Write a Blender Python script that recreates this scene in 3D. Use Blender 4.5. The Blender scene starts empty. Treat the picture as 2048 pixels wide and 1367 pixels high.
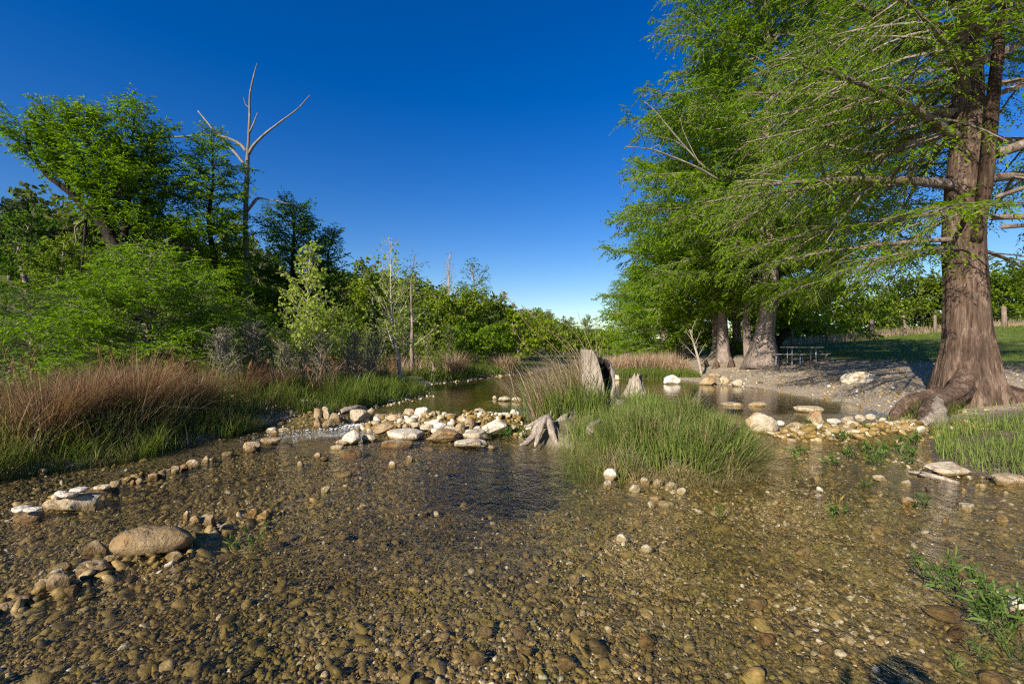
import bpy, bmesh, math, random
import numpy as np

# ------------------------------------------------------------------ camera constants
F, CX, HZ, EYE = 910.0, 1024.0, 690.0, 1.6          # focal in px of a 2048 px wide frame, horizon row, eye height


def P(px, py, Y):
    return np.array([(px - CX) / F * Y, Y, EYE + (HZ - py) / F * Y])


def G(px, py, z=0.0):
    Y = (EYE - z) * F / (py - HZ)
    return np.array([(px - CX) / F * Y, Y, z])


scene = bpy.context.scene
COL = scene.collection
UP = np.array([0., 0., 1.])

# ------------------------------------------------------------------ numpy helpers


def nrm(v):
    v = np.asarray(v, float)
    return v / np.maximum(np.linalg.norm(v, axis=-1, keepdims=True), 1e-9)


def _h(i, j, k, seed):
    n = (i * 374761393 + j * 668265263 + k * 2147483647 + seed * 974634777) & 0xFFFFFFFF
    n = ((n ^ (n >> 13)) * 1274126177) & 0xFFFFFFFF
    n = n ^ (n >> 16)
    return (n & 0xFFFF) / 65535.0


def vnoise(p, seed=0):
    """value noise -1..1 on (n,3) points"""
    p = np.asarray(p, float)
    if p.shape[-1] == 2:
        p = np.concatenate([p, np.zeros(p.shape[:-1] + (1,))], -1)
    f = np.floor(p).astype(np.int64)
    u = p - f
    u = u * u * (3 - 2 * u)
    r = 0
    for a in (0, 1):
        for b in (0, 1):
            for c in (0, 1):
                w = (u[..., 0] if a else 1 - u[..., 0]) * (u[..., 1] if b else 1 - u[..., 1]) * (u[..., 2] if c else 1 - u[..., 2])
                r = r + w * _h(f[..., 0] + a, f[..., 1] + b, f[..., 2] + c, seed)
    return r * 2 - 1


def fbm(p, oct=4, seed=0):
    p = np.asarray(p, float)
    r, a = 0, 1.0
    for o in range(oct):
        r = r + a * vnoise(p * 2 ** o + 17.3 * o, seed + o)
        a *= .5
    return r


def sm(a, b, x):
    t = np.clip((np.asarray(x, float) - a) / (b - a), 0, 1)
    return t * t * (3 - 2 * t)


# ------------------------------------------------------------------ mesh helpers


def mesh(name, V, polys, mat, tint=None, zone=None, smooth=False):
    me = bpy.data.meshes.new(name)
    V = np.ascontiguousarray(V, np.float32)
    me.vertices.add(len(V))
    me.vertices.foreach_set('co', V.ravel())
    polys = [np.asarray(p, np.int32) for p in polys if len(p)]
    loops = np.concatenate([p.ravel() for p in polys])
    sizes = np.concatenate([np.full(len(p), p.shape[1], np.int32) for p in polys])
    me.loops.add(len(loops))
    me.loops.foreach_set('vertex_index', loops)
    me.polygons.add(len(sizes))
    me.polygons.foreach_set('loop_start', np.concatenate([[0], np.cumsum(sizes)[:-1]]).astype(np.int32))
    me.polygons.foreach_set('use_smooth', np.full(len(sizes), bool(smooth)))
    me.update(calc_edges=True)
    if tint is not None:
        a = me.attributes.new('tint', 'FLOAT', 'POINT')
        a.data.foreach_set('value', np.ascontiguousarray(np.broadcast_to(tint, (len(V),)), np.float32))
    if zone is not None:
        a = me.attributes.new('zone', 'FLOAT_COLOR', 'POINT')
        z4 = np.ones((len(V), 4), np.float32)
        z4[:, :zone.shape[1]] = zone
        a.data.foreach_set('color', z4.ravel())
    if mat:
        me.materials.append(mat)
    return me


def link(name, data, parent=None, loc=None):
    o = bpy.data.objects.new(name, data)
    COL.objects.link(o)
    if parent is not None:
        o.parent = parent
    if loc is not None:
        o.location = [float(c) for c in loc]
    return o


def tag(o, label=None, cat=None, group=None, kind=None):
    if label:
        o['label'] = label
    if cat:
        o['category'] = cat
    if group:
        o['group'] = group
    if kind:
        o['kind'] = kind
    return o


def thing(name, label, cat, loc=(0, 0, 0), group=None, rz=0.0):
    o = link(name, None, None, loc)
    o.rotation_euler = (0, 0, rz)
    o.empty_display_size = .2
    return tag(o, label, cat, group)


class Buf:
    """collects vertices / quads / tris / tint and becomes ONE mesh object"""

    def __init__(s):
        s.V, s.Q, s.T, s.C, s.n = [], [], [], [], 0

    def add(s, V, Q=None, T=None, tint=.5):
        V = np.asarray(V, float).reshape(-1, 3)
        if Q is not None and len(Q):
            s.Q.append(np.asarray(Q) + s.n)
        if T is not None and len(T):
            s.T.append(np.asarray(T) + s.n)
        s.V.append(V)
        s.C.append(np.broadcast_to(np.asarray(tint, float), (len(V),)))
        s.n += len(V)
        return s

    def mesh(s, name, mat, smooth=False, off=None):
        V = np.concatenate(s.V)
        if off is not None:
            V = V - np.asarray(off)
        polys = []
        if s.Q:
            polys.append(np.concatenate(s.Q))
        if s.T:
            polys.append(np.concatenate(s.T))
        return mesh(name, V, polys, mat, np.concatenate(s.C), smooth=smooth)

    def obj(s, name, mat, parent=None, smooth=False, off=None, loc=None):
        return link(name, s.mesh(name, mat, smooth, off), parent, loc)


def frames(pts):
    pts = np.asarray(pts, float)
    t = nrm(np.gradient(pts, axis=0))
    ref = np.array([1., 0, 0]) if abs(t[0][2]) > .8 else UP
    u = nrm(np.cross(t[0], ref))
    us = [u]
    for i in range(1, len(t)):
        u = u - t[i] * np.dot(u, t[i])
        u = nrm(u)
        us.append(u)
    us = np.array(us)
    return t, us, np.cross(t, us)


def spline(pts, n):
    """Catmull-Rom resample"""
    pts = np.asarray(pts, float)
    p = np.vstack([2 * pts[0] - pts[1], pts, 2 * pts[-1] - pts[-2]])
    out = []
    for s in np.linspace(0, len(pts) - 1 - 1e-6, n):
        i = int(s)
        t = s - i
        a, b, c, d = p[i], p[i + 1], p[i + 2], p[i + 3]
        out.append(.5 * (2 * b + (c - a) * t + (2 * a - 5 * b + 4 * c - d) * t * t + (3 * b - a - 3 * c + d) * t ** 3))
    return np.array(out)


def tube(buf, pts, radii, sides=8, rad_fn=None, tint=.5, cap=True, seed=0, rough=0.0):
    """one tapered tube along pts; rad_fn(theta, s(0..1), centre) multiplies the radius"""
    pts = np.asarray(pts, float)
    n = len(pts)
    radii = np.broadcast_to(np.asarray(radii, float), (n,))
    t, u, v = frames(pts)
    th = np.linspace(0, 2 * np.pi, sides, endpoint=False)
    s = np.linspace(0, 1, n)
    R = np.repeat(radii[:, None], sides, 1)
    if rad_fn is not None:
        R = R * rad_fn(th[None, :], s[:, None], pts)
    V = pts[:, None] + R[..., None] * (np.cos(th)[None, :, None] * u[:, None] + np.sin(th)[None, :, None] * v[:, None])
    if rough:
        k = 1.0 / max(radii.max(), .02)
        V = V + (V - pts[:, None]) * (rough * fbm(V * [k, k, k * .35], 3, seed))[..., None]
    i = np.arange(n - 1)[:, None] * sides
    j = np.arange(sides)[None, :]
    j2 = (j + 1) % sides
    Q = np.stack([i + j, i + j2, i + sides + j2, i + sides + j], -1).reshape(-1, 4)
    V = V.reshape(-1, 3)
    T = None
    if cap:
        V = np.vstack([V, pts[-1], pts[0]])
        a = n * sides
        b = (n - 1) * sides
        T = np.vstack([np.stack([b + np.arange(sides), b + (np.arange(sides) + 1) % sides, np.full(sides, a)], -1),
                       np.stack([(np.arange(sides) + 1) % sides, np.arange(sides), np.full(sides, a + 1)], -1)])
    buf.add(V, Q, T, tint)


# curves: P(t) = B + D L t + C L t^2
def cpt(B, D, L, C, t):
    return B + D * (L * t)[:, None] + C * (L * t * t)[:, None]


def ctan(D, C, t):
    return nrm(D + 2 * C * t[:, None])


def multitube(buf, B, D, L, C, r0, r1, sides=3, rings=3, tint=.5):
    n = len(B)
    if n == 0:
        return
    ts = np.linspace(0, 1, rings)
    ref = np.where(np.abs(D[:, 2:3]) > .85, np.array([[1., 0, 0]]), UP[None])
    u = nrm(np.cross(D, ref))
    v = nrm(np.cross(D, u))
    th = np.linspace(0, 2 * np.pi, sides, endpoint=False)
    V = np.empty((n, rings, sides, 3))
    for k, t in enumerate(ts):
        c = cpt(B, D, L, C, np.full(n, t))
        r = r0 * (1 - t) + r1 * t
        for q in range(sides):
            V[:, k, q] = c + r[:, None] * (np.cos(th[q]) * u + np.sin(th[q]) * v)
    base = (np.arange(n) * rings * sides)[:, None, None]
    i = (np.arange(rings - 1) * sides)[None, :, None]
    j = np.arange(sides)[None, None, :]
    j2 = (j + 1) % sides
    Q = np.stack(np.broadcast_arrays(base + i + j, base + i + j2, base + i + sides + j2, base + i + sides + j), -1).reshape(-1, 4)
    buf.add(V.reshape(-1, 3), Q, None, np.repeat(np.broadcast_to(tint, (n,)), rings * sides))


def children(rng, B, D, L, C, dens, t0, ang, angj, elev, elevj, ratio, lmin, lmax, droop, taper=.75, roll=0.35):
    """branch children off curves; returns B,D,L,C,parent index,t"""
    n = np.maximum(1, np.round(L * dens * (1 - t0))).astype(int)
    idx = np.repeat(np.arange(len(B)), n)
    first = np.repeat(np.cumsum(n) - n, n)
    k = np.arange(len(idx)) - first
    t = t0 + (1 - t0) * (k + rng.uniform(.15, .85, len(idx))) / n[idx]
    sgn = np.where(k % 2 == 0, 1., -1.)
    b = cpt(B[idx], D[idx], L[idx], C[idx], t)
    tn = ctan(D[idx], C[idx], t)
    ref = np.where(np.abs(tn[:, 2:3]) > .9, np.array([[1., 0, 0]]), UP[None])
    side = nrm(np.cross(tn, ref))
    upv = np.cross(side, tn)
    ro = rng.normal(0, roll, len(idx))
    side = side * np.cos(ro)[:, None] + upv * np.sin(ro)[:, None]
    a = np.radians(ang + rng.normal(0, angj, len(idx)))
    d = tn * np.cos(a)[:, None] + side * (np.sin(a) * sgn)[:, None]
    d[:, 2] += elev + rng.normal(0, elevj, len(idx))
    d = nrm(d)
    l = np.clip(L[idx] * ratio * (1 - taper * t) * rng.uniform(.65, 1.25, len(idx)), lmin, lmax)
    c = np.zeros_like(d)
    c[:, 2] = -droop * rng.uniform(.4, 1.6, len(idx))
    return b, d, l, c, idx, t


def fronds(buf, rng, B, D, L, C, dens, flen, fwid, ang=55, jit=.25, tint=None, t0=.05, up=.0, broad=False):
    n = np.maximum(2, np.round(L * dens)).astype(int)
    idx = np.repeat(np.arange(len(B)), n)
    first = np.repeat(np.cumsum(n) - n, n)
    k = np.arange(len(idx)) - first
    m = len(idx)
    t = t0 + (1 - t0) * (k + rng.uniform(.2, .8, m)) / n[idx]
    p = cpt(B[idx], D[idx], L[idx], C[idx], t)
    tn = ctan(D[idx], C[idx], t)
    if broad:
        d = nrm(tn * .4 + rng.normal(0, 1, (m, 3)) + np.array([0, 0, -.25]))
        p = p + rng.normal(0, .02, (m, 3))
        w = nrm(np.cross(d, rng.normal(0, 1, (m, 3)) + np.array([0, 0, .6])))
        mid = .45
    else:
        ref = np.where(np.abs(tn[:, 2:3]) > .93, np.array([[1., .3, 0]]), UP[None])
        side = nrm(np.cross(tn, ref))
        a = np.radians(ang + rng.normal(0, 12, m))
        s = np.where(k % 2 == 0, 1., -1.)
        last = (k >= n[idx] - 2)
        a = np.where(last, a * .3, a)
        d = tn * np.cos(a)[:, None] + side * (np.sin(a) * s)[:, None] + rng.normal(0, jit, (m, 3))
        d[:, 2] += up
        d = nrm(d)
        w = nrm(np.cross(d, UP[None] + rng.normal(0, .85, (m, 3))))
        mid = .4
    l = flen * rng.uniform(.6, 1.35, m) * (1 - .35 * t)
    wd = fwid * rng.uniform(.7, 1.3, m)
    V = np.empty((m, 4, 3))
    V[:, 0] = p
    V[:, 1] = p + d * (l * mid)[:, None] + w * (wd * .5)[:, None]
    V[:, 2] = p + d * l[:, None]
    V[:, 2, 2] -= l * .12
    V[:, 3] = p + d * (l * mid)[:, None] - w * (wd * .5)[:, None]
    Q = np.arange(m * 4).reshape(-1, 4)
    tv = .5 if tint is None else tint[idx]
    tv = np.clip(tv + rng.normal(0, .13, m), 0, 1)
    buf.add(V.reshape(-1, 3), Q, None, np.repeat(tv, 4))


def blades(buf, rng, base, h, lean, wid, tint, az=None, curl=.6, up=1.0):
    """grass blades: arching tapered strips"""
    n = len(base)
    az = rng.uniform(0, 2 * np.pi, n) if az is None else az
    ld = np.stack([np.cos(az), np.sin(az), np.zeros(n)], -1)
    fa = az + np.pi / 2 + rng.normal(0, .5, n)
    wv = np.stack([np.cos(fa), np.sin(fa), np.zeros(n)], -1)
    V = np.empty((n, 7, 3))
    for q, s in enumerate((0, .4, .75, 1.0)):
        z = h * (s - curl * lean * s ** 3 * .5) * up
        c = base + ld * (h * lean * (s * .35 + .65 * s ** 2.2))[:, None]
        c[:, 2] += z
        w = wid * (1 - .25 * s - .6 * s * s)
        if q < 3:
            V[:, 2 * q] = c - wv * (w * .5)[:, None]
            V[:, 2 * q + 1] = c + wv * (w * .5)[:, None]
        else:
            V[:, 6] = c
    b = (np.arange(n) * 7)[:, None]
    Q = np.concatenate([b + np.array([[0, 1, 3, 2]]), b + np.array([[2, 3, 5, 4]])])
    T = b + np.array([[4, 5, 6]])
    tv = np.repeat(np.broadcast_to(tint, (n,)), 7).reshape(n, 7).copy()
    tv[:, :2] -= .12
    buf.add(V.reshape(-1, 3), Q, T, np.clip(tv, 0, 1).ravel())


_ico = {}


def ico(sub):
    if sub not in _ico:
        bm = bmesh.new()
        bmesh.ops.create_icosphere(bm, subdivisions=sub, radius=1)
        bm.verts.ensure_lookup_table()
        _ico[sub] = (np.array([v.co[:] for v in bm.verts]), np.array([[v.index for v in f.verts] for f in bm.faces]))
        bm.free()
    return _ico[sub]


def rotz(V, a):
    c, s = math.cos(a), math.sin(a)
    return np.stack([V[..., 0] * c - V[..., 1] * s, V[..., 0] * s + V[..., 1] * c, V[..., 2]], -1)

# ------------------------------------------------------------------ materials (all procedural)


class NT:
    def __init__(s, name):
        s.m = bpy.data.materials.new(name)
        s.m.use_nodes = True
        s.t = s.m.node_tree
        s.t.nodes.clear()

    def n(s, kind, **kw):
        nd = s.t.nodes.new(kind)
        ins = kw.pop('i', {})
        for k, v in kw.items():
            setattr(nd, k, v)
        for k, v in ins.items():
            if hasattr(v, 'links') or isinstance(v, bpy.types.NodeSocket):
                s.t.links.new(v, nd.inputs[k])
            else:
                nd.inputs[k].default_value = v
        return nd

    def ramp(s, fac, stops, interp='LINEAR'):
        nd = s.n('ShaderNodeValToRGB', i={'Fac': fac})
        cr = nd.color_ramp
        cr.interpolation = interp
        while len(cr.elements) < len(stops):
            cr.elements.new(.5)
        for e, (p, c) in zip(cr.elements, stops):
            e.position = p
            e.color = tuple(c) + (1,) if len(c) == 3 else c
        return nd.outputs['Color']

    def mix(s, fac, a, b, mode='MIX'):
        nd = s.n('ShaderNodeMix', data_type='RGBA', blend_type=mode)
        for k, v in ((0, fac), (6, a), (7, b)):
            if isinstance(v, bpy.types.NodeSocket):
                s.t.links.new(v, nd.inputs[k])
            else:
                nd.inputs[k].default_value = v if k == 0 or len(v) == 4 else tuple(v) + (1,)
        return nd.outputs[2]

    def math(s, op, a, b=0.0, clamp=False):
        nd = s.n('ShaderNodeMath', operation=op, use_clamp=clamp)
        for k, v in ((0, a), (1, b)):
            if isinstance(v, bpy.types.NodeSocket):
                s.t.links.new(v, nd.inputs[k])
            else:
                nd.inputs[k].default_value = v
        return nd.outputs[0]

    def pos(s, scale=(1, 1, 1), obj=False):
        if obj:
            o = s.n('ShaderNodeTexCoord').outputs['Object']
        else:
            o = s.n('ShaderNodeNewGeometry').outputs['Position']
        return s.n('ShaderNodeMapping', i={'Vector': o, 'Scale': scale}).outputs[0]

    def noise(s, vec, scale, detail=4, rough=.6, dist=0.0):
        return s.n('ShaderNodeTexNoise', i={'Vector': vec, 'Scale': scale, 'Detail': detail, 'Roughness': rough, 'Distortion': dist}).outputs['Fac']

    def attr(s, name, out='Fac'):
        return s.n('ShaderNodeAttribute', attribute_name=name).outputs[out]

    def bump(s, h, strength=.5, dist=.02, normal=None):
        nd = s.n('ShaderNodeBump', i={'Height': h, 'Strength': strength, 'Distance': dist})
        if normal is not None:
            s.t.links.new(normal, nd.inputs['Normal'])
        return nd.outputs[0]

    def out(s, shader):
        o = s.n('ShaderNodeOutputMaterial')
        s.t.links.new(shader, o.inputs['Surface'])
        return s.m

    def bsdf(s, col, rough=.8, normal=None, spec=.3):
        nd = s.n('ShaderNodeBsdfPrincipled', i={'Base Color': col, 'Roughness': rough, 'Specular IOR Level': spec})
        if normal is not None:
            s.t.links.new(normal, nd.inputs['Normal'])
        return nd.outputs[0]


def leaf_mat(name, c0, c1, c2, trans=.4, tcol=1.35):
    k = NT(name)
    t = k.attr('tint')
    col = k.ramp(t, [(.05, c0), (.5, c1), (.95, c2)])
    tc = k.mix(1.0, col, (tcol, tcol * 1.02, tcol * .55), 'MULTIPLY')
    b = k.bsdf(col, .6, None, .07)
    tr = k.n('ShaderNodeBsdfTranslucent', i={'Color': tc}).outputs[0]
    return k.out(k.n('ShaderNodeMixShader', i={0: trans, 1: b, 2: tr}).outputs[0])


def bark_mat(name, c0, c1, c2, sx=9, sz=1.1, bump=1.0, dist=.05):
    k = NT(name)
    v = k.pos((sx, sx, sz))
    a0 = k.noise(v, 1.0, 7, .68, .6)
    a1 = k.noise(k.pos((sx * 3.4, sx * 3.4, sz * 2.6)), 1.0, 5, .7, .4)
    a = k.math('ADD', k.math('MULTIPLY', a0, .55), k.math('MULTIPLY', a1, .45))
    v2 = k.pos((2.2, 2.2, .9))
    b = k.ramp(k.noise(v2, 1.0, 5, .65), [(.40, (0, 0, 0)), (.62, (1, 1, 1))])  # broad dark blotches: weathering, plus branch shade put into the colour
    lich_dapple = k.ramp(k.noise(k.pos((3.5, 3.5, 2.2)), 1.3, 6, .7), [(.56, (0, 0, 0)), (.66, (1, 1, 1))])  # pale blotches: lichen, plus light patches between the painted shade
    col = k.ramp(a, [(.36, c0), (.5, c1), (.64, c2)])
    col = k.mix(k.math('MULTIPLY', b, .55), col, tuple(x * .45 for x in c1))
    col = k.mix(k.math('MULTIPLY', lich_dapple, .38), col, tuple(min(1, x * 1.15) for x in c2))
    t = k.attr('tint')
    col = k.mix(1.0, col, k.ramp(t, [(0, (.55, .53, .5)), (.5, (1, 1, 1)), (1, (1.5, 1.47, 1.42))]), 'MULTIPLY')
    return k.out(k.bsdf(col, .9, k.bump(a, bump, dist), .15))


M = {}
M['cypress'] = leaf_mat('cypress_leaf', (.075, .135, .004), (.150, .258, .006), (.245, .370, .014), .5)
M['cypress_dark'] = leaf_mat('cypress_leaf_dark', (.038, .085, .008), (.080, .160, .010), (.145, .245, .016), .44)  # darker green cypress foliage
M['cypress_bright'] = leaf_mat('cypress_leaf_young', (.088, .162, .003), (.170, .298, .005), (.260, .395, .012), .52)
M['sycamore'] = leaf_mat('sycamore_leaf', (.17, .24, .03), (.30, .385, .052), (.45, .51, .11), .5)
M['broad'] = leaf_mat('broad_leaf', (.068, .115, .008), (.140, .205, .013), (.232, .300, .030), .44)
M['broad_bright'] = leaf_mat('broad_leaf_spring', (.112, .172, .007), (.208, .290, .012), (.315, .385, .030), .47)
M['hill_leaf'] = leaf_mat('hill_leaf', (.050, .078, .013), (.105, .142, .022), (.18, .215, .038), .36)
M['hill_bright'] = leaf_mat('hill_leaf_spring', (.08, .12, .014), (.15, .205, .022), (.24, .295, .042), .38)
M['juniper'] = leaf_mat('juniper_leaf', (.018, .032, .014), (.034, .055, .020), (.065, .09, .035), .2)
M['pale_bud'] = leaf_mat('budding_leaf', (.16, .15, .08), (.24, .22, .13), (.32, .31, .18), .35)
M['sedge'] = leaf_mat('sedge_blade', (.36, .285, .15), (.130, .190, .036), (.27, .345, .080), .4)
M['bank_green'] = leaf_mat('bank_grass_blade', (.21, .165, .07), (.085, .135, .022), (.19, .25, .045), .4)
M['dry'] = leaf_mat('dry_grass_blade', (.21, .095, .055), (.34, .22, .14), (.57, .46, .32), .35, 1.1)
M['rust'] = leaf_mat('rust_plume', (.17, .085, .045), (.27, .145, .075), (.38, .235, .135), .3, 1.1)
M['lawn'] = leaf_mat('lawn_blade', (.09, .13, .016), (.15, .215, .020), (.24, .31, .04), .4)
M['willow'] = leaf_mat('water_plant_leaf', (.06, .105, .022), (.10, .17, .035), (.18, .26, .07), .35)
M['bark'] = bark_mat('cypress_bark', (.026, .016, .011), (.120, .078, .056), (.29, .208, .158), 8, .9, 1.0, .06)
M['bark_mid'] = bark_mat('grey_brown_bark', (.10, .075, .06), (.26, .20, .165), (.42, .35, .30), 8, .9, 1.0, .05)
M['bark_dark'] = bark_mat('dark_bark', (.010, .008, .006), (.030, .025, .020), (.075, .064, .053), 10, 1.2, 1.0, .04)  # deepened so the colour carries the crown's shade on the leaning trunk
M['twig'] = bark_mat('grey_twig', (.11, .09, .07), (.23, .195, .155), (.38, .34, .28), 14, 3, .4, .01)
M['dead'] = bark_mat('bleached_dead_wood', (.10, .085, .07), (.225, .195, .17), (.38, .345, .31), 12, .8, .6, .02)
M['drift'] = bark_mat('weathered_driftwood', (.07, .055, .042), (.28, .232, .185), (.52, .455, .38), 26, 2.2, 1.0, .03)
M['sapling'] = bark_mat('pale_sapling_bark', (.22, .18, .13), (.38, .32, .25), (.55, .50, .42), 12, 3, .4, .01)
M['post'] = bark_mat('fence_post_wood', (.09, .06, .045), (.22, .16, .12), (.36, .28, .22), 14, 1.0, .6, .02)


def rock_mat(name, wet=False):
    k = NT(name)
    v = k.pos(obj=True)
    rnd = k.n('ShaderNodeObjectInfo').outputs['Random']
    v = k.n('ShaderNodeVectorMath', operation='ADD', i={0: v}).outputs[0]
    off = k.n('ShaderNodeCombineXYZ', i={0: k.math('MULTIPLY', rnd, 37.0), 1: k.math('MULTIPLY', rnd, 91.0)}).outputs[0]
    add = k.n('ShaderNodeVectorMath', operation='ADD', i={0: v, 1: off}).outputs[0]
    a = k.noise(add, 7.0, 8, .66, .4)
    b = k.noise(add, 26.0, 5, .7)
    pits = k.n('ShaderNodeTexVoronoi', i={'Vector': add, 'Scale': 34.0}).outputs['Distance']
    t = k.attr('tint')
    base = k.ramp(t, [(0.0, (.13, .088, .055)), (.3, (.28, .20, .105)), (.55, (.41, .325, .205)), (.78, (.57, .51, .40)), (1.0, (.76, .73, .66))])
    var = k.ramp(a, [(.32, (.50, .42, .34)), (.47, (.88, .83, .76)), (.60, (1.08, 1.05, 1.0)), (.72, (1.22, 1.2, 1.15))])
    col = k.mix(1.0, base, var, 'MULTIPLY')
    ochre = k.noise(add, 3.3, 5, .6)
    col = k.mix(k.ramp(ochre, [(.52, (0, 0, 0)), (.64, (.65, .65, .65))]), col, k.mix(1.0, col, (.95, .66, .36), 'MULTIPLY'))
    col = k.mix(k.ramp(b, [(.30, (.7, .7, .7)), (.42, (0, 0, 0))]), col, (.085, .07, .055))
    # water line: ochre stain just above the water, wet below
    z = k.n('ShaderNodeSeparateXYZ', i={0: k.n('ShaderNodeNewGeometry').outputs['Position']}).outputs[2]
    zz = k.math('ADD', z, k.math('MULTIPLY', k.math('SUBTRACT', a, .5), .10))
    stain = k.ramp(zz, [(.025, (1, 1, 1)), (.07, (0, 0, 0))])
    wcol = k.mix(1.0, col, (.44, .38, .23), 'MULTIPLY')
    col = k.mix(stain, col, wcol)
    h = k.math('ADD', k.math('MULTIPLY', a, 1.0), k.math('ADD', k.math('MULTIPLY', b, .35), k.math('MULTIPLY', pits, .12)))
    rough = k.mix(stain, (.85, .85, .85), (.45, .45, .45))
    nd = k.n('ShaderNodeBsdfPrincipled', i={'Base Color': col, 'Roughness': rough, 'Specular IOR Level': .25, 'Normal': k.bump(h, 1.0, .06)})
    return k.out(nd.outputs[0])


M['rock'] = rock_mat('limestone')


def pebble_mat():
    k = NT('river_pebble')
    t = k.attr('tint')
    base = k.ramp(t, [(0.0, (.024, .016, .006)), (.22, (.072, .049, .016)), (.42, (.180, .125, .032)), (.58, (.265, .172, .052)), (.72, (.33, .24, .11)), (.86, (.46, .38, .25)), (1.0, (.70, .65, .55))])
    v = k.pos()
    a = k.noise(v, 45, 5, .65)
    col = k.mix(1.0, base, k.ramp(a, [(.3, (.55, .52, .42)), (.55, (1, 1, 1)), (.72, (1.35, 1.3, 1.2))]), 'MULTIPLY')
    # patches of golden green algae
    al = k.noise(v, 1.3, 4, .6)
    al2 = k.noise(v, 14, 4, .6)
    z = k.n('ShaderNodeSeparateXYZ', i={0: v}).outputs[2]
    under = k.ramp(k.math('ADD', z, .5), [(.48, (1, 1, 1)), (.505, (0, 0, 0))])
    m = k.math('MULTIPLY', k.ramp(al, [(.42, (0, 0, 0)), (.58, (1, 1, 1))]), k.ramp(al2, [(.38, (0, 0, 0)), (.6, (.85, .85, .85))]))
    m = k.math('MULTIPLY', m, under)
    col = k.mix(m, col, k.ramp(al2, [(.36, (.022, .022, .005)), (.66, (.21, .165, .028))]))
    return k.out(k.bsdf(col, .6, k.bump(a, .5, .01), .25))


M['pebble'] = pebble_mat()


def ground_mat():
    k = NT('river_bank_ground')
    v = k.pos()
    zc = k.n('ShaderNodeSeparateColor', i={0: k.attr('zone', 'Color')})
    zr, zg, zb = zc.outputs[0], zc.outputs[1], zc.outputs[2]       # r: river bed, g: grass, b: pale gravel
    n1 = k.noise(v, .9, 5, .6)
    n2 = k.noise(v, 9, 6, .65)
    n3 = k.noise(v, 60, 4, .7)
    vor = k.n('ShaderNodeTexVoronoi', i={'Vector': v, 'Scale': 19.0, 'Randomness': 1.0})
    vor2 = k.n('ShaderNodeTexVoronoi', i={'Vector': v, 'Scale': 48.0})
    cell = k.n('ShaderNodeSeparateColor', i={0: vor.outputs['Color']}).outputs[0]
    cell2 = k.n('ShaderNodeSeparateColor', i={0: vor2.outputs['Color']}).outputs[1]
    bed = k.ramp(k.math('ADD', k.math('MULTIPLY', cell, .6), k.math('MULTIPLY', cell2, .4)),
                 [(.12, (.024, .016, .006)), (.35, (.072, .049, .017)), (.55, (.175, .12, .034)), (.75, (.26, .18, .068)), (.92, (.40, .33, .21))])  # stone tones; their strong contrast stands in for caustic sparkle
    alg = k.ramp(k.math('ADD', k.math('MULTIPLY', n1, .6), k.math('MULTIPLY', n2, .4)), [(.46, (0, 0, 0)), (.6, (.8, .8, .8))])
    bed = k.mix(alg, bed, k.ramp(n3, [(.35, (.035, .032, .007)), (.7, (.16, .13, .027))]))
    sand = k.ramp(k.math('ADD', k.math('MULTIPLY', n2, .55), k.math('MULTIPLY', n3, .45)), [(.3, (.085, .060, .026)), (.55, (.165, .118, .052)), (.75, (.25, .185, .095))])
    bed = k.mix(zg, bed, sand)
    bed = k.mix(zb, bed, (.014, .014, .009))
    grav = k.ramp(k.math('ADD', k.math('MULTIPLY', cell2, .55), k.math('MULTIPLY', n3, .45)),
                  [(.2, (.13, .095, .068)), (.42, (.30, .235, .172)), (.62, (.42, .345, .265)), (.8, (.54, .48, .40))])
    grav = k.mix(k.ramp(n2, [(.5, (0, 0, 0)), (.66, (.6, .6, .6))]), grav, (.21, .165, .12))
    soil = k.ramp(n2, [(.3, (.06, .045, .03)), (.55, (.15, .115, .08)), (.75, (.25, .20, .145))])
    grass = k.ramp(k.math('ADD', k.math('MULTIPLY', n2, .5), k.math('MULTIPLY', n3, .5)), [(.3, (.045, .070, .010)), (.55, (.10, .150, .016)), (.75, (.18, .22, .04))])
    grass = k.mix(k.ramp(n1, [(.48, (0, 0, 0)), (.66, (.55, .55, .55))]), grass, (.23, .20, .085))
    col = k.mix(zb, soil, grav)
    col = k.mix(zg, col, grass)
    col = k.mix(zr, col, bed)
    h = k.math('ADD', k.math('MULTIPLY', k.math('SUBTRACT', 1.0, vor.outputs['Distance']), .5), k.math('ADD', k.math('MULTIPLY', k.math('SUBTRACT', 1.0, vor2.outputs['Distance']), .25), k.math('MULTIPLY', n2, .7)))
    return k.out(k.bsdf(col, .8, k.bump(h, .8, .05), .2))


M['ground'] = ground_mat()


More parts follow.
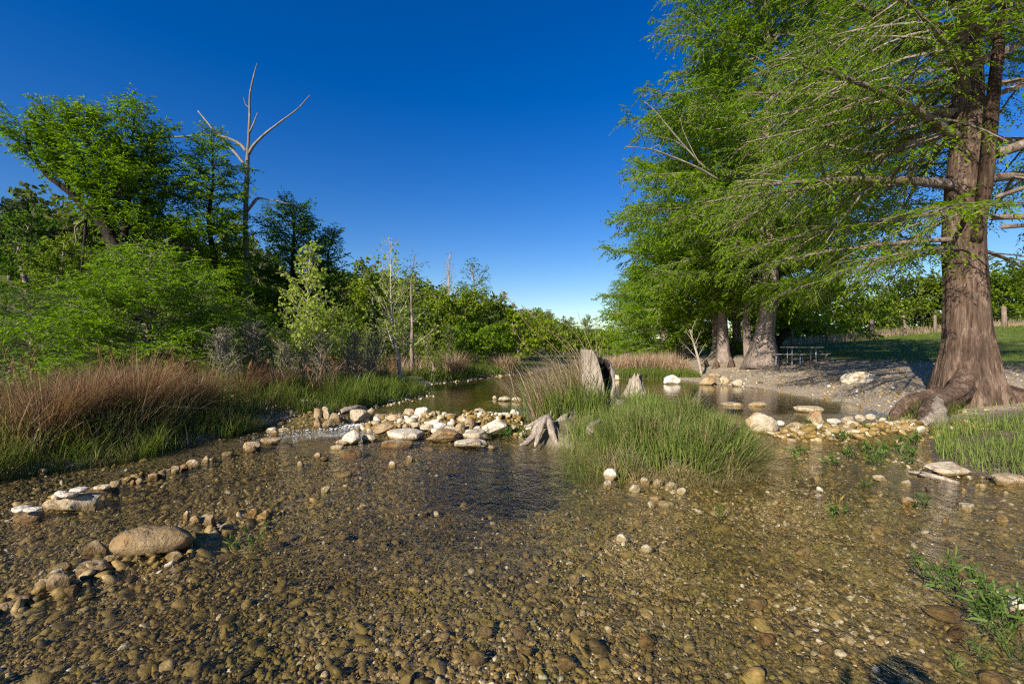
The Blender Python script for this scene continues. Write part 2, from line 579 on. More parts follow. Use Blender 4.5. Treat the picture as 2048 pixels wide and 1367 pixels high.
def water_mat():
    k = NT('creek_water')
    calm = k.attr('tint')                                            # 1 calm pool, 0 rippled shallow
    v = k.pos()
    vs = k.pos((1.0, .62, 1.0))
    w1 = k.noise(vs, 3.2, 3, .5, .5)
    w2 = k.noise(vs, 11, 4, .6, .8)
    w3 = k.noise(vs, 38, 3, .6, .4)
    rip = k.math('ADD', k.math('MULTIPLY', w1, 1.0), k.math('ADD', k.math('MULTIPLY', w2, .42), k.math('MULTIPLY', w3, .13)))
    st = k.math('SUBTRACT', 1.0, k.math('MULTIPLY', calm, .93))
    nrmv = k.n('ShaderNodeBump', i={'Height': rip, 'Strength': st, 'Distance': .10}).outputs[0]
    inc = k.n('ShaderNodeNewGeometry').outputs['Incoming']
    dt = k.n('ShaderNodeVectorMath', operation='DOT_PRODUCT', i={0: inc, 1: nrmv}).outputs['Value']
    om = k.math('SUBTRACT', 1.0, k.math('ABSOLUTE', dt), True)
    fr = k.math('ADD', .02, k.math('MULTIPLY', .98, k.math('POWER', om, 5.0)))     # Schlick reflectance of water
    tr = k.n('ShaderNodeBsdfTransparent', i={'Color': (.985, .98, .96, 1)}).outputs[0]
    gl = k.n('ShaderNodeBsdfGlossy', i={'Color': (1, 1, 1, 1), 'Roughness': .03, 'Normal': nrmv}).outputs[0]
    m = k.out(k.n('ShaderNodeMixShader', i={0: fr, 1: tr, 2: gl}).outputs[0])
    va = k.n('ShaderNodeVolumeAbsorption', i={'Color': (.62, .58, .26, 1), 'Density': 1.3}).outputs[0]
    k.t.links.new(va, [n for n in k.t.nodes if n.type == 'OUTPUT_MATERIAL'][0].inputs['Volume'])
    return m


M['water'] = water_mat()


def plain(name, col, rough=.6, spec=.3, metal=0.0):
    k = NT(name)
    a = k.noise(k.pos(obj=True), 18, 4, .6)
    c = k.mix(1.0, tuple(col), k.ramp(a, [(.3, (.75, .75, .75)), (.7, (1.12, 1.12, 1.12))]), 'MULTIPLY')
    nd = k.n('ShaderNodeBsdfPrincipled', i={'Base Color': c, 'Roughness': rough, 'Specular IOR Level': spec, 'Metallic': metal})
    return k.out(nd.outputs[0])


M['foam'] = plain('white_water', (.62, .65, .68), .3)
M['pipe'] = plain('galvanised_pipe', (.45, .46, .47), .45, .5, .3)
M['plank'] = plain('grey_plank', (.30, .26, .21), .85)
M['wire'] = plain('fence_wire', (.16, .15, .14), .5, .4, .5)
M['skin'] = plain('skin', (.48, .30, .22), .55)
M['shirt'] = plain('dark_shirt', (.05, .06, .09), .9)
M['trousers'] = plain('dark_trousers', (.04, .04, .045), .9)
M['hair'] = plain('dark_hair', (.03, .022, .016), .7)
M['inner_wood'] = plain('dark_inner_wood', (.02, .017, .014), .95, .1)

# ------------------------------------------------------------------ terrain and water
LEFT = [(-13, -14), (-8.6, 0), (-7.2, 3), (-6.2, 5.5), (-5.6, 6.2), (-5.15, 8.0), (-4.9, 9.2), (-4.4, 10.3), (-3.9, 11.6), (-3.2, 13.2), (-2.9, 14.6),
        (-3.7, 17.3), (-3.2, 19.2), (-1.5, 22), (-.6, 24), (.9, 26.5), (2.4, 30), (5.8, 40), (12.5, 62), (21, 95), (31, 140)]
RIGHT = [(36, 140), (26, 95), (17, 62), (9.8, 40), (6.2, 31), (4.7, 27), (4.3, 23.6), (5.2, 21.9), (7.4, 21.8), (8.3, 18.7), (9.2, 16.6), (9.1, 15.0), (9.25, 12.6), (8.8, 10.8), (8.1, 9.4),
         (7.6, 8.4), (6.8, 7.4), (5.9, 6.4), (5.7, 5.6), (6.4, 4.4), (7.6, 2.5), (9.5, -14)]
RIVER = np.array(LEFT + RIGHT, float)


def sd_river(p):
    """signed distance to the water outline, positive on land"""
    p = np.asarray(p, float)
    out = np.empty(len(p))
    A = RIVER
    Bv = np.roll(RIVER, -1, 0)
    e = Bv - A
    ee = (e ** 2).sum(1)
    for s in range(0, len(p), 20000):
        q = p[s:s + 20000]
        w = q[:, None] - A[None]
        t = np.clip((w * e[None]).sum(2) / ee[None], 0, 1)
        d = np.sqrt((((w - t[..., None] * e[None]) ** 2).sum(2)).min(1))
        cond = ((A[None, :, 1] > q[:, None, 1]) != (Bv[None, :, 1] > q[:, None, 1])) & \
               (q[:, None, 0] < (e[None, :, 0]) * (q[:, None, 1] - A[None, :, 1]) / np.where(e[None, :, 1] == 0, 1e-9, e[None, :, 1]) + A[None, :, 0])
        out[s:s + 20000] = np.where(cond.sum(1) % 2 == 1, -d, d)
    return out


def bumpf(x, y, cx, cy, rx, ry, rot=0.0, p=1.0):
    c, s = math.cos(rot), math.sin(rot)
    u = ((x - cx) * c + (y - cy) * s) / rx
    v = (-(x - cx) * s + (y - cy) * c) / ry
    return np.exp(-(u * u + v * v) ** p)


def river_mid(y):
    return np.interp(y, [-14, 0, 6, 10, 15, 20, 26, 40, 62, 95, 140, 400], [-1.7, 0, 0, 2, 3, 2.0, 2.7, 7.8, 14.8, 23.5, 33, 70])


def land(x, y, sd=None, full=False):
    x = np.asarray(x, float)
    y = np.asarray(y, float)
    q = np.stack([x, y], -1).reshape(-1, 2)
    if sd is None:
        sd = sd_river(q).reshape(x.shape)
    near = np.exp(-np.maximum(np.hypot(x, y) - 25, 0) / 25)
    nz = fbm(q * .55, 3, 3).reshape(x.shape)
    nf = fbm(q * 2.6, 4, 9).reshape(x.shape)
    left = x < river_mid(y)
    s = np.maximum(sd, 0)
    hl = .28 * (1 - np.exp(-s / .7)) + .035 * np.minimum(s, 12)
    hl = hl + 6.8 * sm(11, 40, s) * sm(5, 16, y + 3) + 3.0 * sm(40, 110, s)
    hr = .05 * (1 - np.exp(-s / .4)) + .135 * np.minimum(s, 6) + .105 * np.clip(s - 6, 0, 18) + .035 * np.clip(s - 24, 0, 60)
    h = np.where(left, hl, hr)
    h = h + np.where(sd > 0, sm(0, 1.2, s) * (.07 * nz + .03 * nf), 0)
    # bed
    dep = np.minimum(-sd, 4)
    bed = -.03 - .045 * (1 - np.exp(np.minimum(sd, 0) / .6)) - .005 * np.maximum(dep, 0)
    bed = bed + .022 * nf + .022 * nz
    bed = bed - .55 * bumpf(x, y, .10, 6.2, .90, 1.2, .25, 2.0)                       # dark pool below the stump
    bed = bed - .05 * bumpf(x, y, -3.6, 5.6, 2.4, .9, .45) - .10 * bumpf(x, y, -1.3, 2.9, 1.1, 1.0, .3) - .26 * bumpf(x, y, -.35, 5.0, 1.9, .80, 1.11, 1.5)
    bed = bed - .16 * sm(9.8, 12.5, y) * sm(.3, 1.6, dep)                            # pool above the rock dam
    h = np.where(sd > 0, h, bed)
    wob = .5 + .5 * vnoise(q * 1.9, 5).reshape(x.shape)
    isl = .30 * bumpf(x, y, 2.25, 6.45, 1.05, .95, .1, 2) + .42 * bumpf(x, y, 1.75, 8.35, 1.05, .75, .2, 1.4) + .22 * bumpf(x, y, .95, 7.6, .75, .75, 0, 1.3) \
        + .20 * bumpf(x, y, 2.6, 7.6, 1.2, 1.0, 0, 1.5) + .12 * bumpf(x, y, 1.25, 6.2, .55, .8, 0, 1.5)
    h = np.where(sd < 0, np.maximum(h, bed + isl * (1.05 + .3 * nf)), h)
    dam = .30 * bumpf(x, y, -1.05, 8.75, 1.75, .42, -.12, 2) + .20 * bumpf(x, y, -4.0, 9.45, .6, .5, 0, 1.5) + .18 * bumpf(x, y, 6.3, 8.1, 1.7, .45, .1, 2)
    h = np.where(sd < 0, np.maximum(h, bed * .6 + dam * (1 + .2 * nf)), h)
    # gravel bars that break the surface on the near left
    bar = .07 * bumpf(x, y, -2.75, 3.45, 1.15, .18, 1.1, 1.5) + .045 * bumpf(x, y, -4.6, 5.4, 1.2, .12, 1.21, 1.5)
    h = np.where(sd < 0, h + bar, h)
    if full:
        return h, sd, left, nz, nf, isl
    return h


def land1(x, y):
    return float(land(np.array([float(x)]), np.array([float(y)]))[0])


def axis(lo, hi, step, far_lo, far_hi, g):
    a = list(np.arange(lo, hi + 1e-6, step))
    s = step
    while a[-1] < far_hi:
        s *= g
        a.append(a[-1] + s)
    s = step
    b = []
    v = lo
    while v > far_lo:
        s *= g
        v -= s
        b.append(v)
    return np.array(b[::-1] + a)


gx = axis(-7.5, 8.5, .05, -2600, 2600, 1.045)
gy = axis(1.2, 10.5, .05, -400, 3200, 1.03)
X, Y = np.meshgrid(gx, gy)
H, SD, LF, NZ, NF, ISL = land(X, Y, None, True)
dist = np.hypot(X, Y)
bedz = sm(.03, -.05, SD) * (ISL < .17)
gravel = np.where(SD > 0, np.where(LF, 1.0 * bumpf(X, Y, -6.3, 9.8, 2.0, .9, .25, 1.5) + bumpf(X, Y, -4.1, 18.2, .9, 1.6, 0, 1.5) + .8 * sm(.35, .05, SD),
                                   sm(8.5, 5.5, SD + .8 * NZ + .10 * np.maximum(14 - Y, 0)) * sm(8.3, 9.5, Y)), 0)
gravel = np.clip(gravel, 0, 1)
grass = np.where(SD > 0, np.where(LF, .75 * sm(.2, .8, SD), np.where(Y > 8.6, sm(5.8, 8.5, SD + .8 * NZ), .30 * sm(.1, .5, SD))), .2 * (ISL > .17))
grass = np.clip(grass * (1 - gravel), 0, 1)
pool = np.clip(bumpf(X, Y, .10, 6.2, 1.0, 1.35, .25, 1.8) + .75 * bumpf(X, Y, -.35, 5.0, 1.7, .75, 1.11, 1.5), 0, 1)


def sandy(x, y):
    q = np.stack([x, y], -1)
    m = sm(.15, .5, vnoise(q * .85, 41)) * .8 + bumpf(x, y, -3.3, 7.5, 1.7, .75, .3, 1.4) + bumpf(x, y, 1.25, 4.65, 1.0, .35, 0, 1.4)
    return np.clip(m, 0, 1)


snd = sandy(X.ravel(), Y.ravel()).reshape(X.shape) * (1 - pool)
grass = np.where(SD < 0, np.where(bedz > .5, snd, grass), grass)
gravel = np.where(SD < 0, pool, gravel)
# below-ground safety: the far land never dips under the water plane
H = np.where((SD > 1.0), np.maximum(H, .10), H)
ny, nx = X.shape
ii = np.arange((ny - 1) * nx).reshape(ny - 1, nx)[:, :-1]
Q = np.stack([ii, ii + 1, ii + nx + 1, ii + nx], -1).reshape(-1, 4)
V = np.stack([X, Y, H], -1).reshape(-1, 3)
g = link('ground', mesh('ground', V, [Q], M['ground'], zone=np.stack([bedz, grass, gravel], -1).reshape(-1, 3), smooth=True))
tag(g, kind='structure')
GX, GY, GH = gx, gy, H


def hgt(x, y):
    """bilinear lookup in the built ground sheet"""
    x = np.asarray(x, float)
    y = np.asarray(y, float)
    i = np.clip(np.searchsorted(GX, x) - 1, 0, len(GX) - 2)
    j = np.clip(np.searchsorted(GY, y) - 1, 0, len(GY) - 2)
    u = (x - GX[i]) / (GX[i + 1] - GX[i])
    v = (y - GY[j]) / (GY[j + 1] - GY[j])
    return (GH[j, i] * (1 - u) + GH[j, i + 1] * u) * (1 - v) + (GH[j + 1, i] * (1 - u) + GH[j + 1, i + 1] * u) * v


wx = axis(-9, 11, .25, -16, 45, 1.08)
wy = axis(.5, 26, .25, -15, 150, 1.08)
X2, Y2 = np.meshgrid(wx, wy)
calm = np.clip(sm(9.3, 11.0, Y2) * (1 - .75 * bumpf(X2, Y2, -3.0, 9.6, 1.0, 1.4)) + .12, 0, 1)
calm = np.where(Y2 < 9, .10 + .30 * bumpf(X2, Y2, 1.6, 4.9, 1.1, .5) + .25 * bumpf(X2, Y2, 5, 6, 2, 1), calm)
n2y, n2x = X2.shape
ii = np.arange((n2y - 1) * n2x).reshape(n2y - 1, n2x)[:, :-1]
Q = np.stack([ii, ii + 1, ii + n2x + 1, ii + n2x], -1).reshape(-1, 4)
# close the body of water below the bed so that light is absorbed along its path through it
idx = np.arange(n2y * n2x).reshape(n2y, n2x)
loop = np.concatenate([idx[0, :-1], idx[:-1, -1], idx[-1, :0:-1], idx[:0:-1, 0]])
nt_ = n2y * n2x
WV = np.concatenate([np.stack([X2, Y2, 0 * X2], -1).reshape(-1, 3), np.stack([X2.ravel()[loop], Y2.ravel()[loop], np.full(len(loop), -2.5)], -1)])
k_ = np.arange(len(loop))
k2 = (k_ + 1) % len(loop)
SQ = np.stack([loop[k2], loop[k_], nt_ + k_, nt_ + k2], -1)
ww = link('water', mesh('water', WV, [Q, SQ, (nt_ + k_[::-1])[None]], M['water'], np.concatenate([calm.ravel(), np.ones(len(loop))]), smooth=False))
tag(ww, kind='structure')

# ------------------------------------------------------------------ trees


def dirs(az, el):
    az = np.asarray(az, float)
    el = np.asarray(el, float)
    return np.stack([np.cos(az) * np.cos(el), np.sin(az) * np.cos(el), np.sin(el)], -1)


def trunk_at(pts, s):
    """point on a polyline given parameter 0..1 by arc length"""
    pts = np.asarray(pts, float)
    d = np.concatenate([[0], np.cumsum(np.linalg.norm(np.diff(pts, axis=0), axis=1))])
    d /= d[-1]
    return np.stack([np.interp(s, d, pts[:, k]) for k in range(3)], -1)


def flute(lobes=6, amp=.12, ph=0.0, zs=1.2):
    def f(th, s, pts):
        z = (pts[:, 2] - pts[0, 2])[:, None]
        e = np.exp(-z / zs)
        return 1 + amp * (e + .18) * np.cos(lobes * th + ph + .25 * z) + .5 * amp * (e + .15) * np.cos((lobes * 2 + 1) * th - ph * 2 + .4 * z)
    return f


def limb_set(rng, pts, n, s0, s1, len_fn, el_fn, droop, rk, az=None, trunk_r=None):
    s = s0 + (s1 - s0) * (np.arange(n) + rng.uniform(0, .8, n)) / n
    a = (np.arange(n) * 2.39996 + rng.normal(0, .35, n)) if az is None else az(rng, n)
    B = trunk_at(pts, s)
    L = len_fn(s) * rng.uniform(.75, 1.2, n)
    D = dirs(a, np.radians(el_fn(s) + rng.normal(0, 9, n)))
    C = np.zeros((n, 3))
    C[:, 2] = droop * rng.uniform(.3, 1.5, n)
    C[:, :2] = rng.normal(0, .10, (n, 2))
    return B, D, L, C, np.clip(rk * L, .012, None)


def grow(rng, limbs, sec, twig, leaf, wood, crown, big=5, wood_mid=True, limb_tint=.5, clump=.18, limb_buf=None, limb_keep=None):
    """limbs -> secondary branches -> twigs -> leaves. Wood goes to buf wood, leaves to buf crown"""
    B, D, L, C, r = limbs
    multitube(wood, B, D, L, C, r, r * .22, big, 7, limb_tint)
    sB, sD, sL, sC, si, st = children(rng, B, D, L, C, sec['dens'], sec.get('t0', .2), sec.get('ang', 52), 12, sec.get('elev', .05), .16,
                                      sec.get('ratio', .42), sec.get('lmin', .25), sec.get('lmax', 2.2), sec.get('droop', .12))
    sr = np.clip(r[si] * (1 - .8 * st) * .5, .004, .05)
    multitube(wood, sB, sD, sL, sC, sr, sr * .3, 3, 4, limb_tint + .1)
    # twigs on secondaries and on the outer part of the limbs
    AB, AD, AL, AC = np.vstack([sB, B]), np.vstack([sD, D]), np.concatenate([sL, L]), np.vstack([sC, C])
    tB, tD, tL, tC, ti, tt = children(rng, AB, AD, AL, AC, twig['dens'], twig.get('t0', .22), twig.get('ang', 45), 14, twig.get('elev', .0), .22,
                                      twig.get('ratio', .5), twig.get('lmin', .2), twig.get('lmax', .6), twig.get('droop', .25), .6, .6)
    tr = twig.get('r', .004)
    multitube(wood, tB, tD, tL, tC, np.full(len(tB), tr), np.full(len(tB), tr * .4), 3, 2, limb_tint + .2)
    cl = .5 + clump * fbm(tB * .9, 2, int(rng.integers(1000))) + rng.normal(0, .06, len(tB))
    fronds(crown, rng, tB, tD, tL, tC, leaf['dens'], leaf['len'], leaf['wid'], leaf.get('ang', 55), leaf.get('jit', .22), cl, leaf.get('t0', .05), leaf.get('up', 0.0), leaf.get('broad', False))
    return len(sB), len(tB)


def tree(name, label, cat, base, pts, radii, limbs, sec, twig, leaf, wmat, lmat, seed, group=None, sides=14, rings=None, flare=None, rough=.10, tint=.5, clump=.18, extra=None):
    """a tree thing: Empty > trunk (with its branches), crown. pts relative to base"""
    rng = np.random.default_rng(seed)
    t = thing(name, label, cat, base, group)
    tb, wb, cb = Buf(), Buf(), Buf()
    sp = spline(pts, rings or max(8, 3 * len(pts)))
    rr = np.interp(np.linspace(0, 1, len(sp)), np.linspace(0, 1, len(radii)), radii)
    tube(tb, sp, rr, sides, flare, tint, True, seed, rough)
    if extra:
        extra(tb, rng)
    grow(rng, limbs(rng, sp) if callable(limbs) else limbs, sec, twig, leaf, wb, cb, clump=clump)
    tb.obj('trunk', wmat, t, True)
    wb.obj('branches', M['twig'] if wmat in (M['bark'], M['bark_mid']) else wmat, t)
    cb.obj('crown', lmat, t)
    return t


def cypress(label, base, Ht, r0, seed, width=1.8, n=40, s0=.12, el=(5, 45), mat='cypress', wmat='bark_mid', lean=(0, 0), group=None, leaf=None, sec=None, twig=None, shape=None, droop=-.12, name='cypress_tree', flare_k=1.6, az=None, s1=.98):
    x, y, z = base
    rg = np.random.default_rng(seed + 5)
    pts = [(lean[0] * k ** 1.5 + rg.normal(0, .012) * Ht * (k > 0), lean[1] * k ** 1.5 + rg.normal(0, .008) * Ht * (k > 0), Ht * k) for k in (0, .08, .2, .4, .6, .8, 1.0)]
    radii = [r0 * flare_k, r0 * 1.12, r0, r0 * .78, r0 * .55, r0 * .3, .015]
    shape = shape or (lambda s: width * np.clip(1.15 - s, .08, 1) ** .8 * (.55 + .45 * sm(.0, .3, s)))

    def limbs(rng, sp):
        return limb_set(rng, sp, n, s0, s1, shape, lambda s: el[0] + (el[1] - el[0]) * s, droop, .011, az)
    return tree(name, label, 'tree', base, pts, radii, limbs, dict(dens=3.4, ratio=.45, lmax=1.7, **(sec or {})), dict(dict(dens=9.0, lmin=.20, lmax=.6, droop=.18), **(twig or {})),
                dict(dict(dens=22, len=.15, wid=.040), **(leaf or {})), M[wmat], M[mat], seed, group, flare=flute(5, .12, seed), sides=20, rings=26)


# ---- the big bald cypress at the right
rng = np.random.default_rng(11)
bc = np.array([10.45, 10.4, 0.32])
bt = thing('bald_cypress', 'huge bald cypress with wide fluted reddish trunk and roots at the right edge', 'tree', bc)
ctrl = np.array([(0, 0, -.35), (0, 0, .1), (-.02, 0, .5), (0, 0, 1.0), (.0, .02, 1.6), (-.02, .04, 2.4), (-.08, .05, 3.5), (-.06, .05, 4.6), (.02, .05, 6.2), (.06, .1, 8), (.12, .2, 9.5), (.1, .2, 11.5)])
rads = [.76, .69, .58, .50, .435, .40, .38, .355, .30, .24, .15, .04]
sp = spline(ctrl, 90)
rr = np.interp(sp[:, 2], ctrl[:, 2], rads)
tb = Buf()
tube(tb, sp, rr, 72, flute(7, .085, .7, 1.3), .5, True, 3, .07)
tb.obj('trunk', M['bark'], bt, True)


def root_part(parent, off, pts, radii, mat, seed, tint=.5, rough=.22, sides=18, flat=1.0):
    b = Buf()
    s = spline(np.array(pts) - off, 26)
    r = np.interp(np.linspace(0, 1, 26), np.linspace(0, 1, len(radii)), radii)
    tube(b, s, r, sides, lambda th, ss, p: 1 + .16 * np.cos(5 * th + seed + 2.5 * ss) + .08 * np.cos(9 * th - seed), tint, True, seed, rough)
    return b.obj('root', mat, parent, True)


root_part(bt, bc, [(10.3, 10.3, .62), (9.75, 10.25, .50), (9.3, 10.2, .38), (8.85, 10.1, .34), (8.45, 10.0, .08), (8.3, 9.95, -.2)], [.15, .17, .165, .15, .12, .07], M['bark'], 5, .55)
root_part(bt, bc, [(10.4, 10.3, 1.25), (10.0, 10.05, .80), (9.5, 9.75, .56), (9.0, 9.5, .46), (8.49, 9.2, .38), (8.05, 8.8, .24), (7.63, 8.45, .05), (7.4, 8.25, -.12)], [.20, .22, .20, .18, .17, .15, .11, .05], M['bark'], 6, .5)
root_part(bt, bc, [P(1872, 800, 9.2), P(1876, 822, 8.8), P(1882, 846, 8.45), P(1888, 872, 8.1)], [.09, .11, .10, .05], M['drift'], 8, .62)
root_part(bt, bc, [P(1878, 826, 8.7), P(1862, 838, 8.5), P(1844, 848, 8.35), P(1826, 856, 8.25)], [.08, .09, .08, .04], M['drift'], 7, .75)
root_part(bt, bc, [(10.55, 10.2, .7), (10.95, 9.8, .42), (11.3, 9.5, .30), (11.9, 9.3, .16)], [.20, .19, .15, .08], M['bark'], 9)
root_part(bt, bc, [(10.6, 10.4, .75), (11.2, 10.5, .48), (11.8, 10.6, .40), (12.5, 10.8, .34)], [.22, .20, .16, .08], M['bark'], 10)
# the second stem that leans across the front of the trunk
fk = Buf()
fs = spline(np.array([(-.14, -.26, 3.6), (-.12, -.42, 4.4), (-.08, -.50, 5.4), (-.02, -.54, 6.6), (.12, -.56, 8.2), (.3, -.6, 10), (.4, -.6, 12)]), 30)
tube(fk, fs, np.interp(np.linspace(0, 1, 30), [0, .25, .6, 1], [.13, .125, .105, .03]), 18, flute(5, .08, 2, 2), .0, True, 8, .08)
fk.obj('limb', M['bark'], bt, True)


def curve_limb(a, b, sag, r):
    a, b = np.array(a, float), np.array(b, float)
    L = np.linalg.norm(b - a)
    C = np.array([0, 0, sag])
    D = (b - a - C * L) / L
    return a, D, L, C, r


BL = []
# hand placed limbs: (start, end, sag, radius) relative to the trunk base
for a, b, sg, r in [((-.4, 0, 4.95), (-5.4, -.5, 4.7), -.12, .115), ((-.4, .2, 5.1), (-5.0, 2.4, 5.3), -.10, .09), ((-.4, -.1, 6.0), (-5.2, -2.2, 6.3), -.16, .10),
                    ((-.3, .1, 6.6), (-4.6, 1.0, 7.6), -.12, .09), ((-.45, 0, 3.7), (-4.2, .9, 3.3), -.10, .06), ((-.45, -.2, 3.45), (-3.9, -1.5, 2.75), -.14, .055),
                    ((-.4, -.3, 4.1), (-3.4, -2.9, 3.5), -.16, .06), ((.5, .1, 5.1), (4.6, 1.2, 5.6), -.10, .11), ((.5, -.1, 5.6), (4.8, -1.3, 6.6), -.12, .12),
                    ((.5, 0, 4.2), (4.2, -.8, 3.7), -.12, .07), ((.4, -.3, 3.9), (2.8, -2.7, 3.1), -.18, .05), 
                    ((.1, -.5, 4.5), (1.2, -4.0, 4.4), -.2, .05), ((-.3, .3, 4.4), (-3.6, 3.6, 4.1), -.12, .07), ((.2, .5, 4.4), (1.6, 4.4, 4.0), -.12, .07),
                    ((-.2, -.3, 7.2), (-3.0, -3.4, 8.3), -.14, .085), ((-.3, 0, 7.6), (-5.0, -.8, 9.4), -.12, .09), 
                    ((.3, .1, 3.5), (3.4, 1.4, 2.9), -.12, .05), ((-.3, .25, 3.5), (-2.9, 2.5, 2.7), -.12, .05)]:
    BL.append(curve_limb(a, b, sg, r))
for _k in range(34):  # unseen upper crown, kept low to leave the meadow lit
    z = 6.2 + 3.8 * (_k + rng.uniform(0, .7)) / 34
    az = _k * 2.39996 + rng.normal(0, .3)
    if math.sin(az) < -.75 and z < 7.6:  # unseen limbs above may reach forward, put there to dapple the trunk
        az += math.pi
    L = (5.4 - .30 * (z - 6)) * rng.uniform(.8, 1.15)
    D = dirs(np.array([az]), np.radians(np.array([8 + 2.2 * (z - 6) + rng.normal(0, 8)])))[0]
    BL.append((np.array([.05, .05, z]), D, L, np.array([rng.normal(0, .06), rng.normal(0, .06), -.13]), .016 * L))
cb = Buf()
mid_wood = Buf()
for q, (a, D, L, C, r) in enumerate(BL):
    lw = Buf()
    lim = (a[None], D[None], np.array([L]), C[None], np.array([r]))
    vis = q < 18
    grow(rng, lim, dict(dens=3.9, t0=.14, ratio=.48, lmax=2.3, droop=.24), dict(dens=8.0, lmin=.24, lmax=.72, droop=.5, ang=42, r=.003), dict(dens=26, len=.125, wid=.030, jit=.2),
         lw if vis else mid_wood, cb, big=9 if vis else 5, limb_tint=.32 if vis else .4, clump=.2)
    if vis:
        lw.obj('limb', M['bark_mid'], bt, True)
mid_wood.obj('branches', M['bark_mid'], bt)
cb.obj('crown', M['cypress'], bt)

# ---- the tall cypress beside the picnic table
FAR_LEAF = dict(dens=19, len=.20, wid=.058)


def big_shape(a, peak):
    return lambda s: a * np.interp(s, [0, .12, peak, .6, .8, 1.0], [.78, .95, 1.0, .93, .74, .2])


mc = np.array([11.5, 21.0, .40])
mc_t = cypress('tall bald cypress with pale fluted trunk beside the picnic table', mc, 22, .33, 21, n=135, s0=.155, el=(-4, 42), shape=big_shape(6.0, .3), mat='cypress', wmat='bark_mid',  # paler bark stands in for sunlight on this trunk
        leaf=FAR_LEAF, droop=-.14, lean=(.3, 0), name='bald_cypress', flare_k=2.5, twig=dict(dens=8.0, lmax=.85, droop=.5, r=.005), sec=dict(t0=.14))
cypress('bald cypress of middle height just upstream of the tallest one', (11.9, 27, .35), 17, .25, 22, n=90, s0=.17, el=(-6, 40), shape=big_shape(6.0, .25), leaf=dict(dens=16, len=.23, wid=.07),
        mat='cypress_bright', droop=-.13, name='bald_cypress', twig=dict(dens=10, lmax=.8, r=.005), flare_k=1.7)
for k, (px, Yd, Ht, r0, w, lb) in enumerate([
        (1448, 24.5, 9.5, .26, 3.2, 'slender cypress with crooked pale trunk left of the tallest one on the right bank'),
        (1475, 29, 11, .24, 3.4, 'slim dark-barked cypress standing in shade behind the crooked one'),
        (1500, 23, 8.0, .17, 2.2, 'thin cypress stem growing close against the left side of the tallest trunk'),
        (1372, 30, 9.0, .28, 4.4, 'bushy low cypress overhanging the water at the left end of the right bank trees'),
        (1330, 36, 9.5, .25, 4.2, 'farther bushy cypress behind the one overhanging the pool'),
        (1290, 47, 9.0, .25, 4.6, 'small far cypress at the right side of the gap of sky')]):
    x = (px - CX) / F * Yd
    cypress(lb, (x, Yd, hgt(x, Yd) - .1), Ht, r0, 40 + k, n=64, s0=.30 if k < 3 else .10, el=(-4, 40), shape=big_shape(w, .25), leaf=dict(dens=15, len=.24, wid=.075), mat='cypress_bright' if k % 2 else 'cypress',
            wmat='bark_mid', lean=((-.5, 0) if k != 1 else (.4, 0)), group='cypresses on the right bank', flare_k=1.7)

# pale bare-trunked sapling leaning beside the right bank cypresses
rngs = np.random.default_rng(77)
tree('pale_sapling', 'spindly sapling with whitish forked stems before the right bank trunks', 'tree', (8.95, 21.5, .15), [(0, 0, 0), (-.12, 0, .7), (-.35, .0, 1.5), (-.55, 0, 2.2)], [.07, .06, .045, .02],
     lambda r, s: limb_set(r, s, 9, .2, .95, lambda q: 1.1 - .4 * q, lambda q: 50 + 10 * q, .0, .016), dict(dens=2, ratio=.4), dict(dens=4, lmin=.12, lmax=.3), dict(dens=8, len=.10, wid=.05, broad=True),
     M['sapling'], M['broad_bright'], 78)

for q, (pp, ra) in enumerate([([P(1440, 362, 19), P(1395, 335, 18.6), P(1330, 308, 18.2), P(1300, 298, 18), P(1252, 293, 17.8)], .055), ([P(1420, 345, 19), P(1385, 310, 18.8), P(1340, 258, 18.6), P(1310, 222, 18.4), P(1288, 203, 18.3)], .045),
                              ([P(1372, 298, 18.7), P(1345, 280, 18.6), P(1288, 268, 18.4)], .022), ([P(1300, 298, 18), P(1318, 290, 18), P(1322, 300, 18)], .018), ([P(1400, 330, 18.7), P(1370, 270, 18.6), P(1360, 235, 18.6)], .02)]):
    b_ = Buf()
    tube(b_, spline(np.array(pp), 14) - mc, np.linspace(ra, ra * .25, 14), 7, None, .6, True, 140 + q, .15)
    b_.obj('dead_branch', M['twig'], mc_t, True)

# ---- left bank trees ------------------------------------------------------------
# leaning cypress with the black trunk
lt = np.array([-14.6, 18.0, .9])
lpts = spline(np.array([P(272, 640, 18.2), P(262, 560, 18.2), P(238, 505, 18.1), P(215, 462, 18), P(172, 420, 17.8), P(140, 385, 17.6), P(95, 350, 17.4), P(62, 300, 17.2), P(48, 250, 17)]), 40) - lt
lt_t = thing('leaning_cypress', 'leaning cypress with thick black slanting trunk on the left bank', 'tree', lt)
tb, wb, cb = Buf(), Buf(), Buf()
lr = np.interp(np.linspace(0, 1, 40), [0, .2, .42, .55, .8, 1], [.30, .26, .20, .125, .075, .02])
tube(tb, lpts, lr, 22, flute(6, .10, 1.0, 2.0), .35, True, 4, .2)
